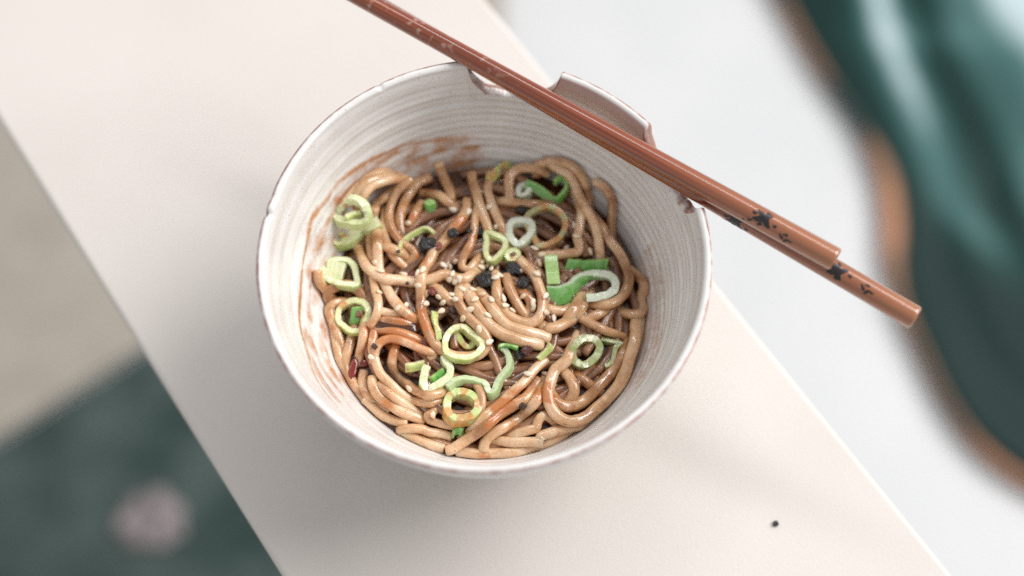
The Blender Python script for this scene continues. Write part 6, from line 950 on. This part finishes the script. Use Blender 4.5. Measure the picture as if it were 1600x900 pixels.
def tube(name, pts, r, mat, seed):
    rs = random.Random(seed)
    P = catmull([(x * MM, y * MM, z * MM) for x, y, z in pts], 3)
    n = len(P)
    R = r * 0.84 * MM * rs.uniform(0.95, 1.06)
    for i in range(n):      # limp strands are never perfectly smooth
        q = P[i] * 160
        P[i] = P[i] + Vector((noise.noise(q), noise.noise(q + Vector((9, 0, 0))), 0.5 * noise.noise(q + Vector((0, 9, 0))))) * 0.00035
    NS = 12
    up = Vector((0, 0, 1))
    verts, faces = [], []
    ph = rs.uniform(0, 50)
    tw = rs.uniform(0, 3)
    wide = rs.uniform(0.92, 1.16)       # some strands are flatter than others
    prev = None
    for i in range(n):
        T = (P[min(i + 1, n - 1)] - P[max(i - 1, 0)]).normalized()
        if prev is None:
            side = T.cross(up)
            if side.length < 0.05:
                side = T.cross(Vector((1, 0, 0)))
            side.normalize()
        else:
            side = (prev - T * prev.dot(T)).normalized()
        prev = side
        w = T.cross(side).normalized()
        rad = R * (1 + 0.09 * noise.noise(Vector((i * 0.11 + ph, seed, 0))) + 0.03 * noise.noise(Vector((i * 0.55 + ph, seed, 3))))
        for k in range(NS):
            a = 2 * math.pi * k / NS
            ca, sa = math.cos(a), math.sin(a)
            q = (abs(ca) ** 3.0 + abs(sa) ** 3.0) ** (-1 / 3.0)     # slightly square section
            verts.append(P[i] + (side * ca * wide + w * sa / wide) * rad * q * 0.96)
    for i in range(n - 1):
        for k in range(NS):
            a, b = i * NS + k, i * NS + (k + 1) % NS
            faces.append((a, b, b + NS, a + NS))
    for e, sgn in ((0, -1), (n - 1, 1)):
        T = (P[1] - P[0]).normalized() if e == 0 else (P[-1] - P[-2]).normalized()
        b0 = len(verts)
        for k in range(NS):
            verts.append(P[e] + (verts[e * NS + k] - P[e]) * 0.78 + T * sgn * R * 0.22)
        for k in range(NS):
            q = (e * NS + k, e * NS + (k + 1) % NS, b0 + (k + 1) % NS, b0 + k)
            faces.append(q if sgn > 0 else q[::-1])
        cap = [b0 + k for k in range(NS)]
        faces.append(cap if sgn > 0 else cap[::-1])
    return mesh_obj(name, verts, faces, mat)


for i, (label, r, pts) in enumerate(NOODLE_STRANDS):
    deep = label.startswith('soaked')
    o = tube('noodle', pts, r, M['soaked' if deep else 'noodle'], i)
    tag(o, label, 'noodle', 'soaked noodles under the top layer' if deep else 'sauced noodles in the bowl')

TINT = dict(   # outer skin, cut face and inside
    pale=((0.55, 0.63, 0.26), (0.77, 0.79, 0.52)),
    lime=((0.52, 0.60, 0.17), (0.77, 0.78, 0.44)),
    green=((0.10, 0.42, 0.045), (0.34, 0.60, 0.16)),
    palegreen=((0.34, 0.55, 0.16), (0.55, 0.70, 0.32)),
    white=((0.62, 0.70, 0.52), (0.80, 0.83, 0.72)),
    greenwhite=((0.10, 0.42, 0.045), (0.78, 0.84, 0.70)),
    yellow=((0.46, 0.52, 0.10), (0.62, 0.64, 0.20)),
    blue=((0.40, 0.54, 0.25), (0.62, 0.71, 0.46)),
    olive=((0.24, 0.27, 0.06), (0.38, 0.40, 0.14)),
    brown=((0.38, 0.28, 0.08), (0.52, 0.46, 0.22)),
    oil=((0.44, 0.52, 0.13), (0.62, 0.70, 0.30)),
)


def onion(name, kind, closed, t, colname, pts, vecs, seed, parent=None):
    n0 = len(pts)
    P = catmull([(x * MM, y * MM, z * MM) for x, y, z in pts], 3, bool(closed))
    V = catmull([(x * MM, y * MM, z * MM) for x, y, z in vecs], 3, bool(closed))
    n = len(P)
    cen = sum(P, Vector()) / n
    outer, cut = (Vector(c) for c in TINT[colname])
    verts, faces, cols = [], [], []
    # cross-section round the wall: (across, along, outer weight)
    sec = [(-0.47, 0.0, 0.30), (-0.30, -0.015, 0.05), (0.0, -0.025, 0.0), (0.28, -0.015, 0.12), (0.47, 0.0, 0.5), (0.5, 0.05, 0.85), (0.51, 0.5, 1), (0.5, 0.95, 1), (0.40, 1.0, 0.4), (-0.40, 1.0, 0.1), (-0.5, 0.95, 0.25), (-0.49, 0.5, 0.2), (-0.5, 0.05, 0.25)]
    m = len(sec)
    prevN = None
    for i in range(n):
        if closed:
            T = (P[(i + 1) % n] - P[i - 1]).normalized()
        else:
            T = (P[min(i + 1, n - 1)] - P[max(i - 1, 0)]).normalized()
        Vi = V[i]
        N = T.cross(Vi)
        N = N.normalized() if N.length > 1e-9 else prevN
        if closed:
            if N.dot(P[i] - cen) < 0:
                N = -N
        elif prevN is not None and N.dot(prevN) < 0:
            N = -N
        elif prevN is None and not closed:
            if kind == 'strip' or kind == 'chip':
                # outer skin towards the viewer's side of the bowl (down the picture and up)
                if N.dot(Vector((0, -0.4, 0.9))) < 0:
                    N = -N
            elif N.dot(P[i] - cen) < 0:
                N = -N
        prevN = N
        wob = 1 + 0.16 * noise.noise(Vector((i * 0.13, seed * 3.1, 0)))
        slide = 0.10 * noise.noise(Vector((i * 0.12, seed * 1.7, 5))) * t * MM
        u = i / max(1, n - 1)
        for (ax_, al, ow) in sec:
            verts.append(P[i] + N * (ax_ * t * MM * wob + slide) + Vi * al)
            c = cut.lerp(outer, ow)
            if colname == 'greenwhite':
                c = cut.lerp(outer, ow * smoothstep(0.62, 0.36, u))
            if closed:      # one side of a slice is greener than the other
                g = 0.55 * smoothstep(-0.1, 0.4, noise.noise(Vector((math.cos(6.283 * u) * 0.8, math.sin(6.283 * u) * 0.8, seed * 1.9))))
                c = c.lerp(outer * 0.85, g * (0.5 + 0.5 * ow))
            jit = 0.14 * noise.noise(Vector((i * 0.3, al * 4, seed)))
            c = c * (1 + jit)
            if colname in ('oil', 'brown', 'yellow', 'lime'):
                k = noise.noise(Vector((i * 0.11 + 3, al * 1.2, seed * 2.3)))
                th = {'oil': -0.02, 'brown': 0.0, 'yellow': 0.2, 'lime': 0.33}[colname]
                k = smoothstep(th, th + 0.18, k)
                c = c.lerp(Vector((0.62, 0.20, 0.02)), 0.8 * k)
            cols.append(c)
    lim = n if closed else n - 1
    for i in range(lim):
        for k in range(m):
            a, b = i * m + k, i * m + (k + 1) % m
            c_, d_ = ((i + 1) % n) * m + (k + 1) % m, ((i + 1) % n) * m + k
            faces.append((a, b, c_, d_))
    if not closed:
        faces.append([k for k in range(m)][::-1])
        faces.append([(n - 1) * m + k for k in range(m)])
    o = mesh_obj(name, verts, faces, M['onion'], parent=parent)
    colour_attr(o, 'tint', cols)
    o.data.set_sharp_from_angle(angle=math.radians(32))
    b = bmesh.new(); b.from_mesh(o.data); bmesh.ops.recalc_face_normals(b, faces=b.faces); b.to_mesh(o.data); b.free()
    return o


NAMES = dict(ring='spring_onion_ring', tube='spring_onion_tube', strip='spring_onion_strip', chip='spring_onion_chip')
for i, (key, label, kind, closed, t, cname, pts, vecs) in enumerate(ONION_PIECES):
    if not label:       # inner leaf of the piece before
        onion('inner_leaf', kind, closed, t, cname, pts, vecs, i + 1, parent=o)
        continue
    o = onion(NAMES[kind], kind, closed, t, cname, pts, vecs, i + 1)
    tag(o, label, 'spring onion', 'sliced spring onion on the noodles')


def crumb(name, p, size, mat, seed, flat=0.8):
    bm = bmesh.new()
    bmesh.ops.create_icosphere(bm, subdivisions=3, radius=size / 2 * MM)
    rs = random.Random(seed)
    s3 = Vector((rs.uniform(0.85, 1.15), rs.uniform(0.8, 1.05), flat))
    rot = Matrix.Rotation(rs.uniform(0, 6.28), 3, 'Z') @ Matrix.Rotation(rs.uniform(-0.4, 0.4), 3, 'X')
    for v in bm.verts:
        d_ = v.co.normalized()
        # blocky, broken shape
        q = (abs(d_.x) ** 5 + abs(d_.y) ** 5 + abs(d_.z) ** 5) ** (-0.2)
        k = 0.82 * q + 0.30 * noise.noise(d_ * 2.1 + Vector((seed * 3.7, 0, 0))) + 0.14 * noise.noise(d_ * 6 + Vector((0, seed, 0)))
        v.co = rot @ Vector((v.co.x * s3.x * k, v.co.y * s3.y * k, v.co.z * s3.z * k))
    verts = [v.co + Vector(p) * MM for v in bm.verts]
    faces = [[v.index for v in f.verts] for f in bm.faces]
    bm.free()
    return mesh_obj(name, verts, faces, mat, smooth=False)


def puddle(name, p, length, width, deg, mat, height=0.45):
    verts, faces = [], []
    nr, ns = 7, 24
    ca, sa = math.cos(math.radians(deg)), math.sin(math.radians(deg))
    for i in range(nr + 1):
        t = math.pi * i / nr
        for k in range(ns):
            a = 2 * math.pi * k / ns
            w = 1 + 0.15 * noise.noise(Vector((math.cos(a) * 1.7 + p[0], math.sin(a) * 1.5, p[1])))
            u, v = length / 2 * math.sin(t) * math.cos(a) * w, width / 2 * math.sin(t) * math.sin(a) * w
            verts.append(((p[0] + u * ca - v * sa) * MM, (p[1] + u * sa + v * ca) * MM, (p[2] + width * 0.2 * math.cos(t)) * MM))
    for i in range(nr):
        for k in range(ns):
            a, b = i * ns + k, i * ns + (k + 1) % ns
            faces.append((a, a + ns, b + ns, b))
    return mesh_obj(name, verts, faces, mat)


for label, p, ln, wd, deg, cname in SAUCE_POOLS:
    o = puddle('sauce_puddle' if cname == 'sauce' else 'chilli_oil', p, ln, wd, deg, M[cname])
    tag(o, label, 'sauce' if cname == 'sauce' else 'chilli oil', 'sauce pooled between the noodles')

for i, (label, p, size, cname, cat) in enumerate(CRISP_BITS):
    o = crumb('chilli_flake' if cat == 'chilli flake' else 'chilli_crisp', p, size * 1.65, M[cname], i + 1, 0.8 if cat == 'crisp' else 0.5)
    tag(o, label, cat, 'chilli crisp bits on the noodles')

# sesame seeds: one mesh, shared
bm = bmesh.new()
bmesh.ops.create_uvsphere(bm, u_segments=10, v_segments=8, radius=1.0)
for v in bm.verts:
    x = v.co.z          # long axis
    y, z = v.co.x, v.co.y
    taper = 1.0 - 0.30 * x - 0.10 * x * x
    v.co = Vector((x * 1.55, y * 0.98 * taper, z * 0.6 * taper)) * MM
seed_mesh = bpy.data.meshes.new('sesame_seed')
bm.to_mesh(seed_mesh); bm.free()
seed_mesh.polygons.foreach_set('use_smooth', [True] * len(seed_mesh.polygons))
seed_mesh.materials.append(M['seed'])
rs = random.Random(11)
for label, p, nrm in SESAME_SEEDS:
    o = bpy.data.objects.new('sesame_seed', seed_mesh)
    col.objects.link(o)
    N = Vector(nrm).normalized()
    q = N.to_track_quat('Z', 'Y')
    o.rotation_euler = (q.to_matrix() @ Matrix.Rotation(rs.uniform(0, 6.28), 3, 'Z')).to_euler()
    o.location = Vector(p) * MM + N * 0.0002
    s = rs.uniform(0.88, 1.08)
    o.scale = (s, s * rs.uniform(0.9, 1.1), s)
    tag(o, label, 'sesame seed', 'sesame seeds on the noodles')

# ------------------------------------------------------------------ chopsticks
PRINT = dict(
    blossom=[(0, 0, 3.4, 2.6, 0), (0.6, 2.8, 1.5, 1.1, 0.8), (-0.8, -3.0, 1.4, 1.0, 0.3), (4.4, -0.6, 1.5, 0.9, 0.1), (2.6, 1.2, 2.2, 1.5, 0.4), (-2.4, 1.6, 2.0, 1.4, -0.6), (-1.6, -2.0, 2.0, 1.3, 0.7), (2.2, -1.8, 2.1, 1.4, -0.3), (5.0, 3.2, 1.5, 0.9, 0.5), (-5.4, 0.6, 1.2, 0.9, 0.2), (7.4, 4.6, 1.0, 0.6, 0.4)],
    sprig=[(0, 0.9, 2.1, 0.85, 0.9), (2.3, 0.2, 2.0, 0.8, -0.7), (1.0, -1.5, 1.5, 0.7, 0.2), (-1.9, 0.4, 1.1, 0.6, 0.3)],
)


def chopstick(p_end, p_tip_dir, length, r0, r1, label, prints):
    """the object's X axis runs from the thick end along the stick"""
    a = Vector(p_end) * MM
    d_ = (Vector(p_tip_dir) * MM - a).normalized()
    prof = [(0.0, 0.86), (0.25, 0.95), (0.7, 1.0)]
    xs = [x for x, _ in prof] + [1.5 + (length - 1.5) * k / 40 for k in range(41)]
    verts, faces = [], []
    NS = 28
    for i, x in enumerate(xs):
        k = prof[i][1] if i < len(prof) else 1.0
        r = (r0 + (r1 - r0) * x / length) * k
        for j in range(NS):
            t = 2 * math.pi * j / NS
            verts.append((x * MM, r * math.cos(t) * MM, r * math.sin(t) * MM))
    for i in range(len(xs) - 1):
        for j in range(NS):
            q0, q1 = i * NS + j, i * NS + (j + 1) % NS
            faces.append((q0, q0 + NS, q1 + NS, q1))
    faces.append([j for j in range(NS)])
    faces.append([(len(xs) - 1) * NS + j for j in range(NS)][::-1])
    o = mesh_obj('chopstick', verts, faces, M['lacquer'], recenter=False)
    # frame: X along the stick, Z as near to up as possible
    zax = (Vector((0, 0, 1)) - d_ * d_.z).normalized()
    yax = zax.cross(d_)
    o.matrix_world = Matrix(((d_.x, yax.x, zax.x, a.x), (d_.y, yax.y, zax.y, a.y), (d_.z, yax.z, zax.z, a.z), (0, 0, 0, 1)))
    tag(o, label, 'chopstick', 'pair of chopsticks across the bowl')
    for kind, x0, th0, mirror in prints:
        pv, pf = [], []
        for (u, v, ru, rv_, rot) in PRINT[kind]:
            u, v, ru, rv_ = u * 0.8, v * 0.8, ru * 0.62, rv_ * 0.62
            b0 = len(pv)
            for ring_ in (0.0, 0.5, 1.0):
                for k in range(16):
                    t = 2 * math.pi * k / 16
                    wv = 1 + (0.18 * math.sin(3 * t + u) if ring_ > 0 else 0)
                    eu, ev = ru * ring_ * wv * math.cos(t), rv_ * ring_ * wv * math.sin(t)
                    uu = u + eu * math.cos(rot) - ev * math.sin(rot)
                    vv = (v + eu * math.sin(rot) + ev * math.cos(rot)) * mirror
                    x = x0 + uu
                    r = r0 + (r1 - r0) * x / length + 0.035
                    th = th0 + vv / r
                    pv.append((x * MM, r * math.sin(th) * MM, r * math.cos(th) * MM))
            for ring_ in range(2):
                for k in range(16):
                    q0, q1 = b0 + ring_ * 16 + k, b0 + ring_ * 16 + (k + 1) % 16
                    pf.append((q0, q1, q1 + 16, q0 + 16))
        me = bpy.data.meshes.new(kind)
        me.from_pydata(pv, [], pf)
        me.update()
        me.materials.append(M['ink'])
        po = bpy.data.objects.new(kind + '_print', me)
        col.objects.link(po)
        po.parent = o
    return o


chopstick((114.2, -3.5, 80.0), (-34.7, 92.2, 80.0), 232, 3.95, 3.05,
          'upper reddish brown chopstick, shorter at the flower printed end', [('blossom', 26.5, 0.40, 1), ('sprig', 17.0, 1.0, 1)])
chopstick((139.8, -21.3, 73.5), (-28.0, 92.6, 73.5), 232, 3.95, 3.05,
          'lower chopstick whose flower printed end sticks out farther', [('blossom', 29.0, 0.35, -1), ('sprig', 17.5, 0.45, 1), ('blossom', 66.0, 1.3, 1)])

# ------------------------------------------------------------------ crumb on the table
tag(crumb('crumb', (103.1, -70.5, 0.6), 2.1, M['black'], 40), 'single dark crumb lying alone on the cream table', 'crumb')
